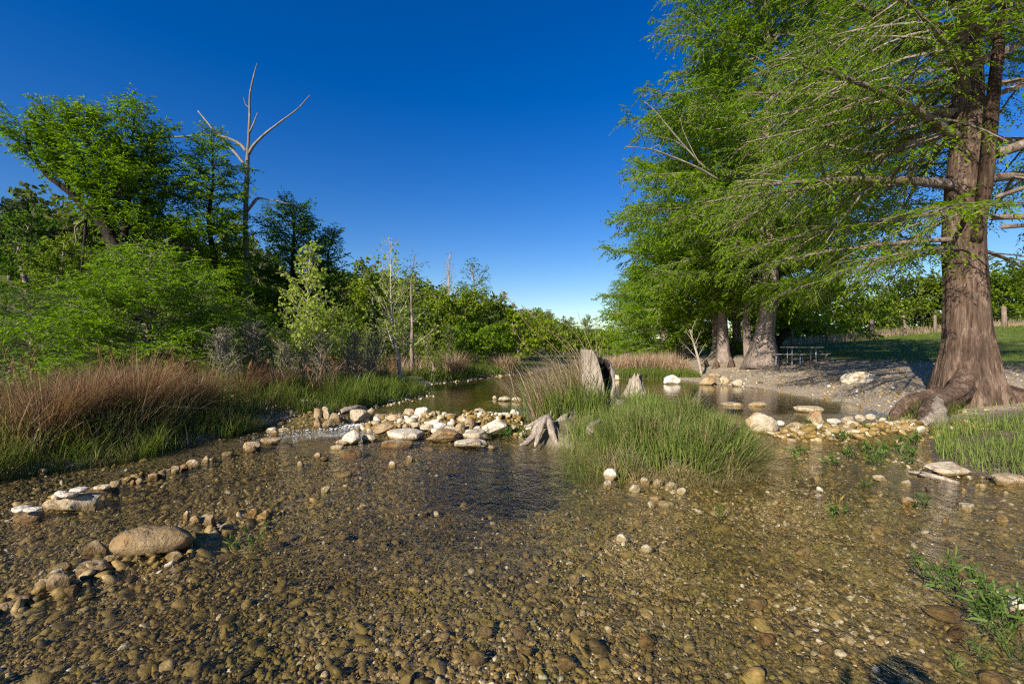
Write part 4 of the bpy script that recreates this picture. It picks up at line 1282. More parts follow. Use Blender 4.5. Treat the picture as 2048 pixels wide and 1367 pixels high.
LST = [
    ('boulder', 225, 384, 1046, 1106, .33, 'b', 'long smooth ochre boulder with a waist in the near left shallows', dict(zb=-.03, depth=.5, rz=.22)),
    ('stone', 160, 224, 1081, 1128, .42, 'a', 'angular brown stone just left of the long ochre boulder', dict(zb=-.02)),
    ('stone', 148, 228, 1120, 1147, .50, 's', 'flat tan stone in front of the angular brown one', dict(zb=-.02)),
    ('stone', 203, 236, 1108, 1124, .62, 'r', 'smooth tan cobble at the left foot of the long boulder', dict(zb=0)),
    ('stone', 96, 137, 1133, 1157, .80, 'a', 'rough white stone in the near left gravel bar', dict(zb=0)), ('stone', 105, 146, 1121, 1140, .66, 'r', 'smooth pale cobble behind the rough white stone', dict(zb=0)),
    ('stone', 66, 106, 1155, 1177, .70, 'r', 'pale egg shaped cobble left below the rough white stone', dict(zb=0)), ('stone', 88, 148, 1150, 1186, .42, 's', 'slanted grey brown slab in the near left gravel bar', dict(zb=-.02)),
    ('stone', 116, 156, 1178, 1202, .50, 'f', 'flat brown cobble below the slanted slab', dict(zb=-.02)), ('stone', 135, 158, 1165, 1184, .48, 'r', 'small brown cobble right of the slanted slab', dict(zb=-.02)),
    ('stone', -8, 27, 1199, 1231, .62, 'r', 'grey round stone cut by the left picture edge', dict(zb=-.02)), ('stone', 2, 40, 1175, 1200, .40, 'a', 'dark brown stone above the grey round one at the left edge', dict(zb=-.02)),
    ('stone', 22, 66, 1189, 1210, .38, 'f', 'dark flat cobble right of the grey round stone at the left edge', dict(zb=-.02)), ('stone', 331, 367, 1100, 1120, .74, 'a', 'pale rough stone below the right end of the long boulder', dict(zb=0)),
    ('stone', 258, 286, 1110, 1124, .40, 'f', 'small reddish flat stone under the long boulder', dict(zb=0)), ('stone', 428, 468, 1108, 1121, .50, 'f', 'thin tan flat stone right of the long boulder', dict(zb=-.02)),
    ('stone', 378, 404, 1029, 1046, .52, 'r', 'tan cobble behind the right end of the long boulder', dict(zb=0)), ('stone', 408, 436, 1027, 1053, .42, 'a', 'reddish upright cobble right of the long boulder', dict(zb=0)),
    ('stone', 366, 380, 1021, 1037, .66, 'a', 'small pale stone at the back of the long boulder', dict(zb=0)), ('stone', 443, 483, 1012, 1034, .44, 's', 'brown slanted slab in the middle of the near gravel bar', dict(zb=-.02)),
    ('stone', 445, 481, 991, 1003, .46, 'f', 'flat brown stone at the back of the near gravel bar', dict(zb=-.02)), ('stone', 492, 520, 1011, 1031, .50, 'a', 'reddish tan angular stone at the right of the near gravel bar', dict(zb=0)),
    ('stone', 518, 541, 1018, 1038, .58, 'r', 'tan egg shaped cobble beside the reddish angular one', dict(zb=-.01)), ('stone', 555, 593, 1066, 1083, .52, 'r', 'smooth brown cobble in the shallows behind the green sprouts', dict(zb=-.02)),
    ('stone', 528, 564, 1081, 1100, .48, 'r', 'brown red cobble next to the green sprouts', dict(zb=-.02)), ('stone', 668, 700, 1065, 1083, .50, 'r', 'olive cobble under the clear water in midstream', dict(zb=-.06)),
    ('flat_stone', 20, 98, 1020, 1043, .55, 'f', 'round flat brown stone carrying two white slabs at the left edge', dict(zb=0)), ('flat_stone', 84, 210, 981, 1025, .62, 's', 'big pale flat topped block carrying small white slabs', dict(zb=0, depth=.55)),
    ('flat_stone', 176, 242, 969, 987, .52, 's', 'dark flat stone right of the big flat topped block', dict(zb=0)),
    ('stone', 259, 271, 957, 967, .66, 'r', 'small tan pebble at the left end of the line of stones', dict(zb=0)), ('stone', 268, 287, 954, 966, .72, 'r', 'pale pebble second in the line of stones', dict(zb=0)),
    ('stone', 293, 318, 942, 960, .40, 'a', 'dark brown stone third in the line of stones', dict(zb=0)), ('stone', 314, 338, 938, 956, .50, 'a', 'brown jagged stone in the middle of the line of stones', dict(zb=0)),
    ('stone', 338, 361, 930, 946, .62, 'a', 'tan slanted stone in the line of stones', dict(zb=0)), ('stone', 356, 377, 926, 940, .48, 'a', 'brown stone before the largest of the line', dict(zb=0)),
    ('stone', 372, 402, 916, 934, .60, 'r', 'largest tan stone in the line of stones', dict(zb=0)), ('stone', 402, 421, 912, 924, .72, 'r', 'pale rounded stone ending the line at its far end', dict(zb=0)),
    ('stone', 74, 97, 934, 948, .66, 'r', 'lone pale stone at the foot of the left bank grass', dict(zb=0)),
    ('stone', 481, 523, 880, 901, .58, 'r', 'long rounded tan stone by the left bank riffle', dict(zb=0)), ('stone', 489, 514, 889, 904, .42, 'r', 'small ochre stone against the long rounded one', dict(zb=0)),
    ('stone', 519, 566, 870, 890, .52, 'a', 'square brown block by the left bank riffle', dict(zb=0)), ('stone', 540, 560, 858, 874, .50, 'r', 'brown knob stone on the square block', dict(back=8.15)),
    ('stone', 532, 558, 853, 866, .86, 'r', 'pale flat stone behind the brown knob stone', dict(back=8.4)), ('stone', 556, 582, 853, 866, .90, 's', 'thin white slab at the right of the brown knob stone', dict(back=8.45)),
    ('stone', 443, 468, 902, 913, .56, 'f', 'flat tan stone in the shallow before the left bank', dict(zb=-.02)),
    ('stone', 686, 722, 858, 889, .90, 'a', 'tall triangular white rock in the riffle', dict(zb=0)), ('stone', 672, 704, 876, 890, .74, 'a', 'pale foot stone left of the triangular white rock', dict(zb=0)),
    ('stone', 722, 754, 866, 883, .72, 'r', 'rounded white topped stone right of the triangular rock', dict(zb=0)), ('stone', 660, 690, 888, 897, .96, 'f', 'thin white flake stone lying in the riffle', dict(zb=0)),
    ('stone', 672, 729, 896, 913, .46, 'f', 'flat tan slab just under the water below the riffle', dict(zb=-.03)), ('stone', 760, 828, 876, 897, .48, 'f', 'broad tan flat slab awash before the dam', dict(zb=-.03)),
    ('stone', 846, 870, 892, 902, .55, 'f', 'small tan stone awash before the ochre block', dict(zb=-.02)), ('stone', 777, 794, 918, 934, .62, 'r', 'oval two toned stone in midstream', dict(zb=0)),
    ('stone', 811, 826, 910, 922, .66, 'r', 'small round tan stone in midstream', dict(zb=0)), ('stone', 672, 706, 941, 952, .54, 'f', 'flat tan stone alone in midstream', dict(zb=0)),
    ('stone', 642, 662, 971, 984, .74, 'a', 'pale stone alone in the shallow midstream', dict(zb=0)), ('stone', 628, 645, 903, 915, .62, 'a', 'tan stone in the scatter below the triangular rock', dict(zb=0)),
    ('stone', 640, 658, 909, 921, .30, 'a', 'dark wet stone in the scatter below the triangular rock', dict(zb=0)), ('stone', 594, 608, 920, 930, .72, 'r', 'small pale stone left in the scatter below the triangular rock', dict(zb=0)),
    ('stone', 564, 586, 921, 932, .50, 'f', 'small reddish flat stone left of the scatter', dict(zb=-.01)),
    ('stone', 997, 1022, 790, 802, .76, 'r', 'buff rounded stone in the upper pool', dict(zb=0)), ('stone', 1021, 1043, 791, 803, .80, 'r', 'pale stone right of the buff one in the upper pool', dict(zb=0)),
    ('stone', 985, 996, 790, 798, .84, 'a', 'tiny pointed stone left of the buff one in the upper pool', dict(zb=0)),
    ('boulder', 1322, 1364, 748, 768, 1.0, 'a', 'large white boulder on the far pool edge before the right bank trees', dict(zb=0)), ('boulder', 1216, 1242, 748, 760, .9, 'a', 'pale flat boulder on the far shore beside the hollow stump', dict(zb=0)),
    ('boulder', 1488, 1554, 816, 868, .72, 'r', 'mossy pale boulder at the right edge of the sedge island', dict(zb=0)), ('stone', 1552, 1570, 839, 850, .95, 'r', 'small white stone between mossy boulder and tan oval stone', dict(zb=.1)),
    ('stone', 1568, 1619, 841, 867, .58, 'r', 'tan oval stone right of the mossy boulder', dict(zb=0)), ('boulder', 1604, 1655, 815, 850, .56, 'a', 'peaked ochre white boulder highest in the right row of stones', dict(back=8.6)),
    ('stone', 1588, 1649, 808, 825, .66, 'f', 'flat tan slab in the pool behind the peaked boulder', dict(zb=0)), ('stone', 1652, 1683, 833, 847, .86, 'r', 'white topped stone right of the peaked boulder', dict(back=8.9)),
    ('stone', 1661, 1729, 852, 875, .58, 'r', 'long tan oval stone in front of the right row', dict(zb=0)), ('stone', 1682, 1712, 830, 848, .66, 'r', 'tan cobble behind the long oval stone', dict(back=8.9)),
    ('stone', 1687, 1724, 840, 859, .74, 'r', 'buff cobble above the long oval stone', dict(back=8.4)), ('stone', 1710, 1732, 827, 841, .70, 'r', 'brownish cobble at the back of the right row', dict(back=9.2)),
    ('stone', 1731, 1752, 826, 838, .80, 'r', 'pale cobble at the back of the right row', dict(back=9.3)), ('stone', 1774, 1805, 838, 860, .90, 'a', 'white sided stone nearest the pale root of the huge cypress', dict(zb=0)),
    ('stone', 1763, 1791, 852, 865, .66, 'f', 'flat tan stone below the white sided one', dict(zb=0)), ('stone', 1755, 1775, 830, 846, .78, 'r', 'buff cobble left above the white sided stone', dict(back=8.9)),
    ('stone', 1734, 1756, 851, 866, .52, 'r', 'ochre cobble between the oval stone and the white sided one', dict(zb=0)), ('stone', 1804, 1838, 836, 855, .60, 'f', 'low tan stone under the pale cypress root', dict(zb=.02)),
    ('stone', 1617, 1652, 851, 864, .66, 'f', 'flat tan stone in front of the peaked boulder', dict(zb=0)), ('stone', 1494, 1538, 802, 814, .70, 'f', 'long flat slab awash in the right pool', dict(zb=-.01)),
    ('stone', 1440, 1489, 803, 813, .66, 'f', 'low flat slab awash behind the sedge', dict(zb=-.01)),
    ('boulder', 1840, 1950, 918, 953, .74, 'a', 'wide rough pale ledge rock on the right bank tip', dict(zb=0, depth=.6)), ('boulder', 1982, 2060, 944, 972, .60, 's', 'low tan ledge rock at the right picture edge', dict(zb=0, depth=.6)),
    ('stone', 1744, 1777, 947, 961, .90, 'r', 'pale oval stone farthest out in the right shallows', dict(zb=0)), ('stone', 1801, 1825, 957, 969, .80, 'a', 'pale grey small stone near the drifting branch', dict(zb=0)),
    ('stone', 1800, 1834, 991, 1010, .60, 'r', 'tan oval stone beside the green sprout in the right shallows', dict(zb=0)), ('stone', 1908, 1955, 1002, 1021, .86, 'a', 'large pale stone alone in the right shallows', dict(zb=0)),
    ('stone', 1989, 2021, 1027, 1042, .74, 'r', 'buff oval stone near the right picture edge', dict(zb=0)), ('stone', 1883, 1898, 1033, 1043, .68, 'r', 'small tan pebble between the buff and the tan oval stones', dict(zb=0)),
    ('stone', 1741, 1773, 1045, 1060, .56, 'r', 'pinkish tan oval stone in the right shallows', dict(zb=0)), ('stone', 1588, 1620, 1089, 1109, .58, 'r', 'smooth tan oval stone right of centre in the shallows', dict(zb=0)),
    ('stone', 1563, 1587, 1130, 1146, .46, 'r', 'small orange cobble under the water right of centre', dict(zb=-.04)), ('stone', 1549, 1572, 993, 1002, .60, 'r', 'tiny tan stone awash before the sedge island', dict(zb=0)),
    ('stone', 1488, 1535, 1194, 1220, .46, 'r', 'reddish brown cobble with a dark crack in the near shallows', dict(zb=-.02)), ('stone', 1508, 1552, 1265, 1290, .46, 'r', 'reddish flat cobble below the cracked one', dict(zb=-.04)),
    ('stone', 1636, 1672, 1287, 1311, .50, 'r', 'olive tan round cobble left of the dark shadow', dict(zb=-.04)), ('stone', 1842, 1935, 1213, 1249, .36, 'b', 'large smooth orange stone just under the water by the leafy shoots', dict(zb=-.07)),
    ('stone', 1956, 2022, 1345, 1382, .40, 'r', 'orange brown cobble at the bottom right corner', dict(zb=-.06)), ('stone', 2003, 2064, 1192, 1238, .80, 's', 'pale slab half hidden by the leafy shoots at the right edge', dict(zb=0)),
    ('stone', 1894, 1932, 1256, 1284, .34, 'r', 'brown cobble under water below the large orange stone', dict(zb=-.06)), ('stone', 1616, 1645, 1116, 1128, .5, 'f', 'flat tan flake right of the smooth oval stone', dict(zb=-.03)),
    ('stone', 1203, 1224, 959, 975, .92, 'a', 'white stone leftmost along the front of the sedge island', dict(zb=0)), ('stone', 1257, 1283, 967, 983, .88, 'r', 'pale rounded stone in the row before the sedge island', dict(zb=0)),
    ('stone', 1281, 1303, 951, 966, .86, 'r', 'pale stone tucked against the front of the sedge island', dict(zb=0)), ('stone', 1305, 1327, 956, 969, .84, 'r', 'buff stone in the middle of the row before the sedge', dict(zb=0)),
    ('stone', 1330, 1357, 961, 975, .78, 'r', 'speckled buff stone right in the row before the sedge', dict(zb=0)), ('stone', 1352, 1373, 972, 986, .88, 'r', 'pale round stone ending the row before the sedge', dict(zb=0)),
    ('stone', 1298, 1327, 988, 998, .82, 'f', 'flat cream stone before the row by the sedge', dict(zb=0)), ('stone', 1293, 1313, 1000, 1013, .94, 'a', 'white broken stone left of the long cream flake', dict(zb=0)),
    ('stone', 1314, 1348, 999, 1010, .86, 'f', 'long cream flake stone before the sedge island', dict(zb=0)), ('stone', 1208, 1237, 934, 953, .90, 'a', 'white stone among the sparse sedge shoots', dict(zb=.03)),
    ('stone', 1231, 1259, 1064, 1082, 1.0, 'r', 'bright white round stone in the middle of the shallows', dict(zb=0)), ('stone', 1282, 1308, 1087, 1103, .95, 'r', 'white oval stone right of the bright white round one', dict(zb=0)),
    ('stone', 1075, 1099, 1149, 1174, .72, 'r', 'white capped round cobble in the near shallows', dict(zb=-.01)), ('stone', 1136, 1161, 1149, 1171, .70, 'r', 'second white capped cobble right of the first', dict(zb=-.01)),
    ('stone', 1155, 1171, 1126, 1141, .70, 'r', 'small pale cobble above the two capped ones', dict(zb=-.01)), ('stone', 1167, 1187, 1108, 1124, .52, 'r', 'olive green cobble in the middle shallows', dict(zb=-.03)),
    ('stone', 1208, 1240, 1126, 1140, .54, 'f', 'flat tan cobble right of the olive one', dict(zb=-.02)), ('stone', 1046, 1061, 1102, 1116, .56, 'r', 'small tan cobble left in the middle shallows', dict(zb=-.02)),
    ('stone', 1050, 1068, 1122, 1134, .58, 'r', 'small buff cobble below the small tan one', dict(zb=-.02)), ('stone', 1022, 1058, 1254, 1281, .60, 'r', 'pinkish buff cobble in the bottom centre', dict(zb=-.03)),
    ('stone', 958, 989, 1252, 1277, .52, 'r', 'olive tan cobble left of the pinkish buff one', dict(zb=-.04)), ('stone', 936, 975, 1294, 1337, .48, 'r', 'brown upright cobble at the bottom centre', dict(zb=-.06)),
    ('stone', 1032, 1068, 1294, 1324, .46, 'r', 'olive cobble right of the brown upright one', dict(zb=-.06)), ('stone', 1113, 1154, 1309, 1349, .42, 'r', 'olive brown oval cobble at the bottom centre right', dict(zb=-.06)),
    ('stone', 993, 1018, 1208, 1220, .48, 'f', 'flat brown cobble above the pinkish buff one', dict(zb=-.03)), ('stone', 1015, 1034, 1215, 1234, .50, 'r', 'dark olive round cobble beside the flat brown one', dict(zb=-.04)),
    ('stone', 1272, 1308, 1268, 1297, .48, 'r', 'olive cobble alone at the bottom right of centre', dict(zb=-.05)), ('stone', 1155, 1181, 1040, 1053, .54, 'f', 'flat tan cobble before the dark pool', dict(zb=-.02)),
    ('stone', 1208, 1234, 1038, 1051, .56, 'r', 'yellow tan cobble above the bright white round one', dict(zb=-.02)), ('stone', 1266, 1287, 1036, 1052, .58, 'r', 'yellow cobble above the white oval one', dict(zb=-.02))]
for nm, x0, x1, y0, y1, t, k, lb, kw in LST:
    rock(nm, lb, x0, x1, y0, y1, t, k, **kw)
# white slabs lying on the flat stones
for x0, x1, y0, y1, t, lb, zb in [(20, 64, 1009, 1024, .95, 'white slab left on the round flat brown stone', .10), (45, 86, 1012, 1023, .92, 'white slab right on the round flat brown stone', .11),
                                  (140, 178, 971, 985, .96, 'white slab topmost on the big flat topped block', .17), (118, 157, 981, 995, .90, 'grey white slab in front on the big flat topped block', .15),
                                  (108, 137, 979, 992, .94, 'white slab left on the big flat topped block', .16), (101, 121, 986, 997, .86, 'small grey slab at the left edge of the flat topped block', .14),
                                  (186, 222, 967, 979, .92, 'white flake on the dark flat stone', .06), (220, 244, 959, 973, .40, 'brown stone on the dark flat stone', .08)]:
    rock('slab_stone', lb, x0, x1, y0, y1, t, 'f', 'thin slabs stacked on flat stones', zb=zb, depth=.8)

g.data.vertices.foreach_set('co', np.ascontiguousarray(np.stack([GXX, GYY, GH], -1).reshape(-1), np.float32))
g.data.update()

# ---- uncountable pebbles of the bed and the dry gravel: stuff
rp = np.random.default_rng(2024)
PB = {}


def pebbles(name, n, xs, ys, size, tint, sink=.35, sub=2, test=None, flat=(.35, .85), mat='pebble', deep=None):
    x = xs(n)
    y = ys(n, x)
    if test is not None:
        k = test(x, y)
        x, y = x[k], y[k]
    n = len(x)
    z = hgt(x, y)
    V0, Fc = ico(sub)
    s = size(n)
    sx = s * rp.uniform(.8, 1.35, n)
    sy = s * rp.uniform(.65, 1.0, n)
    sz = s * rp.uniform(flat[0], flat[1], n)
    V = np.repeat(V0[None], n, 0)
    ph = rp.uniform(0, 50, n)
    lump = 1 + .16 * np.sin(V0[None, :, 0] * 2.3 + ph[:, None]) * np.cos(V0[None, :, 1] * 2.9 + 2 * ph[:, None]) + .12 * np.sin(V0[None, :, 2] * 3.1 + V0[None, :, 0] * 1.7 + 3 * ph[:, None])
    V = V * lump[..., None]
    V = V * np.stack([sx, sy, sz], -1)[:, None, :] * .5
    a = rp.uniform(0, 2 * np.pi, n)
    c, q = np.cos(a)[:, None], np.sin(a)[:, None]
    tl = rp.normal(0, .42, n)[:, None]
    z_ = V[..., 2] + V[..., 0] * tl
    V = np.stack([V[..., 0] * c - V[..., 1] * q, V[..., 0] * q + V[..., 1] * c, z_], -1)
    V = V + np.stack([x, y, z + sz * (.5 - sink)], -1)[:, None, :]
    T = (Fc[None] + (np.arange(n) * len(V0))[:, None, None]).reshape(-1, 3)
    o = link(name, mesh(name, V.reshape(-1, 3), [T], M[mat], np.repeat(tint(n, x, y), len(V0)), smooth=True))
    return tag(o, kind='stuff')


def fan(lo, hi, spread=1.2):
    def ys(n, x=None):
        return lo * (hi / lo) ** rp.uniform(0, 1, n)
    return ys


def scatter(n, lo, hi, spread=1.16):
    y = lo * (hi / lo) ** rp.uniform(0, 1, n) ** .9
    x = rp.uniform(-spread, spread, n) * y + rp.normal(0, .2, n)
    return x, y


def wet(x, y):
    u = rp.uniform(0, 1, len(x))
    pl = np.clip(bumpf(x, y, .10, 6.2, 1.0, 1.35, .25, 1.8) + .6 * bumpf(x, y, -.35, 5.0, 1.7, .75, 1.11, 1.5), 0, 1)
    return (hgt(x, y) < -.01) & (u > .82 * sandy(x, y)) & (rp.uniform(0, 1, len(x)) > .8 * pl)


def bed_tint(n, x, y):
    t = np.clip(rp.beta(1.9, 2.3, n) * .88 + .20 * vnoise(np.stack([x, y], -1) * 1.1, 4) - .05 * sm(.4, -.4, x / y), 0, 1)
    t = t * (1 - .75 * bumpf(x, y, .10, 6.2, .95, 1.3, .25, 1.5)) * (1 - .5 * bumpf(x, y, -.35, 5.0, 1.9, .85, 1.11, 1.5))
    return np.where(rp.uniform(0, 1, n) < .03 * (1 - bumpf(x, y, .10, 6.2, 1.0, 1.4, .25, 1.5)), rp.uniform(.85, 1, n), t)


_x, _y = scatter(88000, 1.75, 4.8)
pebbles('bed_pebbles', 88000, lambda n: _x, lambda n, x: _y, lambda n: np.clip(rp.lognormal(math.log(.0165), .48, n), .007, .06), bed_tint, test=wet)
_x2, _y2 = scatter(34000, 4.4, 9.8, 1.1)
pebbles('bed_gravel', 34000, lambda n: _x2, lambda n, x: _y2, lambda n: np.clip(rp.lognormal(math.log(.030), .45, n), .014, .09), bed_tint, test=wet, sub=1)
_x3, _y3 = scatter(1500, 1.9, 5.5, 1.1)
_k3 = rp.uniform(0, 1, 1500) < .25 + .6 * (_x3 < .1 * _y3)
_x3, _y3 = _x3[_k3], _y3[_k3]
pebbles('bed_cobbles', len(_x3), lambda n: _x3, lambda n, x: _y3, lambda n: np.clip(rp.lognormal(math.log(.065), .3, n), .04, .13), lambda n, x, y: np.clip(rp.normal(.40, .15, n), .05, .8), test=wet, sink=.5)
# gravel bars on the near left, brown wet cobbles
_t = rp.uniform(-1, 1, 260)
_bx = -2.75 + _t * .5
pebbles('bar_cobbles', 260, lambda n: _bx + rp.normal(0, .10, n), lambda n, x: 3.45 + _t * 1.0 + rp.normal(0, .12, n), lambda n: np.clip(rp.lognormal(math.log(.055), .4, n), .03, .12), lambda n, x, y: np.clip(rp.normal(.48, .16, n), .1, .95), sink=.25)
_t2 = rp.uniform(-1, 1, 110)
pebbles('bar_gravel', 110, lambda n: -4.6 + _t2 * .4 + rp.normal(0, .07, n), lambda n, x: 5.4 + _t2 * 1.1 + rp.normal(0, .07, n), lambda n: np.clip(rp.lognormal(math.log(.045), .4, n), .02, .10), lambda n, x, y: np.clip(rp.normal(.50, .16, n), .1, .95), sink=.25)
# filler stones inside the dams
pebbles('dam_gravel', 380, lambda n: rp.uniform(-2.9, .5, n), lambda n, x: 8.75 - .11 * (x + 1) + rp.normal(0, .27, n), lambda n: np.clip(rp.lognormal(math.log(.085), .4, n), .04, .19), lambda n, x, y: np.clip(rp.normal(.76, .2, n), .2, 1), sink=.3,
        test=lambda x, y: hgt(x, y) > -.05)
pebbles('shore_gravel', 600, lambda n: rp.uniform(4.6, 8.4, n), lambda n, x: 8.1 + .1 * (x - 6.3) + rp.normal(0, .25, n), lambda n: np.clip(rp.lognormal(math.log(.10), .35, n), .05, .2), lambda n, x, y: np.clip(rp.normal(.68, .15, n), .3, 1), sink=.3, test=lambda x, y: hgt(x, y) > -.04)
# pale dry gravel on the left bank, stones of the right bank
pebbles('dry_gravel', 2600, lambda n: rp.normal(-6.3, 1.2, n), lambda n, x: 9.8 + rp.normal(0, .75, n) + .2 * (x + 6.3), lambda n: np.clip(rp.lognormal(math.log(.06), .4, n), .02, .16), lambda n, x, y: np.clip(rp.normal(.68, .16, n), .3, 1), sink=.3, sub=1, test=lambda x, y: hgt(x, y) > .0)
_yb = rp.uniform(9.0, 24, 3800)
pebbles('bank_gravel', 3800, lambda n: 8.2 + rp.uniform(0, 8.5, n), lambda n, x: _yb, lambda n: np.clip(rp.lognormal(math.log(.05), .45, n), .02, .18), lambda n, x, y: np.clip(rp.normal(.64, .18, n), .1, 1), sink=.4, sub=1,
        test=lambda x, y: (hgt(x, y) > .0) & (hgt(x, y) < 1.0))
_ex = np.array(LEFT[3:16])
_tt = 3.0 + rp.uniform(0, 1, 700) ** .8 * (len(_ex) - 4.001)
_ei = _tt.astype(int)
_ep = _ex[_ei] + (_ex[_ei + 1] - _ex[_ei]) * (_tt - _ei)[:, None]
pebbles('edge_stones', 700, lambda n: _ep[:, 0] + rp.normal(.12, .16, n), lambda n, x: _ep[:, 1] + rp.normal(0, .1, n), lambda n: np.clip(rp.lognormal(math.log(.06), .45, n), .02, .18), lambda n, x, y: np.clip(rp.normal(.68, .2, n), .15, 1), sink=.3)

# ------------------------------------------------------------------ grasses, plants
rb = np.random.default_rng(555)


def field(name, x, y, h, lean, wid, tint, mat, sink=.03, az=None, kind='stuff', label=None, zfix=None, curl=.6):
    b = Buf()
    z = hgt(x, y) if zfix is None else zfix
    blades(b, rb, np.stack([x, y, z - sink], -1), h, lean, wid, tint, az, curl)
    o = b.obj(name, M[mat])
    return tag(o, kind=kind)


def tuft(x, y, cell=.28, seed=3):
    """per-tuft random numbers (height, tint, azimuth) so that a field reads as separate tufts"""
    i = np.floor(x / cell + .35 * vnoise(np.stack([x, y], -1) * 3, seed)).astype(np.int64)
    j = np.floor(y / cell + .35 * vnoise(np.stack([x, y], -1) * 3, seed + 1)).astype(np.int64)
    return _h(i, j, i * 0, seed), _h(i, j, i * 0 + 1, seed), _h(i, j, i * 0 + 2, seed) * 2 * np.pi


def clump_pts(n, cx, cy, rx, ry, nclump, r, rot=0):
    k = nclump
    a = rb.uniform(0, 2 * np.pi, k)
    q = np.sqrt(rb.uniform(0, 1, k))
    c = np.stack([cx + rx * q * np.cos(a), cy + ry * q * np.sin(a)], -1)
    i = rb.integers(0, k, n)
    d = rb.normal(0, r, (n, 2))
    p = c[i] + d
    az = np.arctan2(d[:, 1], d[:, 0]) + rb.normal(0, .5, n)
    return p[:, 0], p[:, 1], az, i


# sedge on the island: dense green right part, thin left part, straw at the skirt
n = 8200
x, y, az, i = clump_pts(n, 2.30, 6.50, 1.0, 1.0, 120, .075)
rim = sm(.55, 1.05, np.hypot((x - 2.3) / 1.1, (y - 6.5) / 1.05))
outw = np.arctan2(y - 6.5, x - 2.3)
az = np.where(rb.uniform(0, 1, n) < rim, outw + rb.normal(0, .4, n), az)
t = np.clip(.60 + .16 * rb.normal(0, 1, n) + .2 * vnoise(np.stack([x, y], -1) * 2.2, 3), .12, 1)
t = np.where(rb.uniform(0, 1, n) < .20 + .2 * rim, rb.uniform(0, .25, n), t)
tf = tuft(x, y, .24, 18)
t = np.clip(t + .35 * (tf[1] - .5), .0, 1)
field('island_sedge', x, y, rb.uniform(.30, .64, n) * (1 - .15 * rim) * (.6 + .55 * tf[0]), rb.uniform(.12, .7, n) + .35 * rim, rb.uniform(.007, .017, n), t, 'sedge', az=az)
n = 1500
x, y, az, i = clump_pts(n, 1.25, 6.5, .62, 1.0, 60, .07)
t = np.clip(rb.normal(.55, .25, n), 0, 1)
field('thin_sedge', x, y, rb.uniform(.2, .55, n), rb.uniform(.15, .8, n), rb.uniform(.006, .012, n), t, 'sedge', az=az)
n = 1500
a_ = rb.uniform(math.pi * 1.02, math.pi * 2.15, n)
x, y = 2.2 + 1.12 * np.cos(a_) + rb.normal(0, .08, n), 6.45 + 1.08 * np.sin(a_) + rb.normal(0, .08, n)
field('sedge_straw', x, y, rb.uniform(.18, .42, n), rb.uniform(.7, 1.5, n), rb.uniform(.005, .011, n), np.clip(rb.normal(.12, .12, n), 0, .6), 'sedge', az=np.where(rb.uniform(0, 1, n) < .6, a_, rb.uniform(0, 6.3, n)), curl=.9)
n = 2900
x, y, az, i = clump_pts(n, 2.5, 7.75, 1.2, .7, 70, .09)
field('back_sedge', x, y, rb.uniform(.25, .6, n), rb.uniform(.15, .8, n), rb.uniform(.007, .014, n), np.clip(rb.normal(.62, .22, n), 0, 1), 'sedge', az=az)
# long arching blades over the pool left of the island
n = 16
field('arching_sedge', rb.uniform(.75, 1.2, n), rb.uniform(5.6, 6.2, n), rb.uniform(.5, .8, n), rb.uniform(.5, 1.1, n), np.full(n, .010), rb.uniform(.4, .9, n), 'sedge', az=rb.normal(2.9, .5, n))

# slanting dry grass clump that leans left in front of the stump, with feathered stalks
sw = thing('switchgrass_clump', 'tall pale dry grass clump slanting left behind the hollow stump', 'grass clump', (1.35, 8.9, .3))
b = Buf()
n = 1600
x, y = rb.normal(1.15, .36, n), rb.normal(8.95, .28, n)
az = rb.normal(2.95, .95, n)
blades(b, rb, np.stack([x, y, hgt(x, y) - .03], -1) - np.array([1.35, 8.9, .3]), rb.uniform(.6, 1.7, n), rb.uniform(.25, 1.1, n), rb.uniform(.008, .017, n), np.clip(rb.normal(.74, .24, n), .1, 1), az, .6)
b.obj('blades', M['dry'], sw)
b = Buf()
n = 1100
x, y = rb.normal(1.10, .34, n), rb.normal(8.8, .26, n)
blades(b, rb, np.stack([x, y, hgt(x, y) - .03], -1) - np.array([1.35, 8.9, .3]), rb.uniform(.5, 1.35, n), rb.uniform(.3, 1.0, n), rb.uniform(.008, .015, n), np.clip(rb.normal(.65, .25, n), 0, 1), rb.normal(2.7, 1.0, n), .7)
b.obj('green_blades', M['sedge'], sw)
b = Buf()
for q, pp in enumerate([[P(1150, 745, 8.9), P(1105, 690, 8.8), P(1060, 655, 8.6), P(1020, 600, 8.5), P(1004, 585, 8.5)], [P(1160, 730, 8.9), P(1120, 680, 8.8), P(1090, 655, 8.7), P(1062, 628, 8.6), P(1045, 615, 8.6)],
                        [P(1180, 720, 8.9), P(1160, 680, 8.9), P(1135, 650, 8.8), P(1110, 632, 8.8), P(1096, 622, 8.8)], [P(1190, 715, 8.9), P(1172, 670, 9), P(1160, 640, 9), P(1155, 622, 9)],
                        [P(1196, 720, 9), P(1192, 680, 9), P(1190, 635, 9)], [P(1170, 735, 8.9), P(1140, 690, 8.9), P(1110, 665, 8.8), P(1080, 652, 8.7)], [P(1140, 760, 8.8), P(1090, 715, 8.5), P(1050, 690, 8.3), P(1030, 660, 8.3)]]):
    s_ = spline(np.array(pp), 14) - np.array([1.35, 8.9, .3])
    tube(b, s_, np.linspace(.007, .003, 14), 4, None, .6)
b.obj('stalk', M['dry'], sw)
b = Buf()
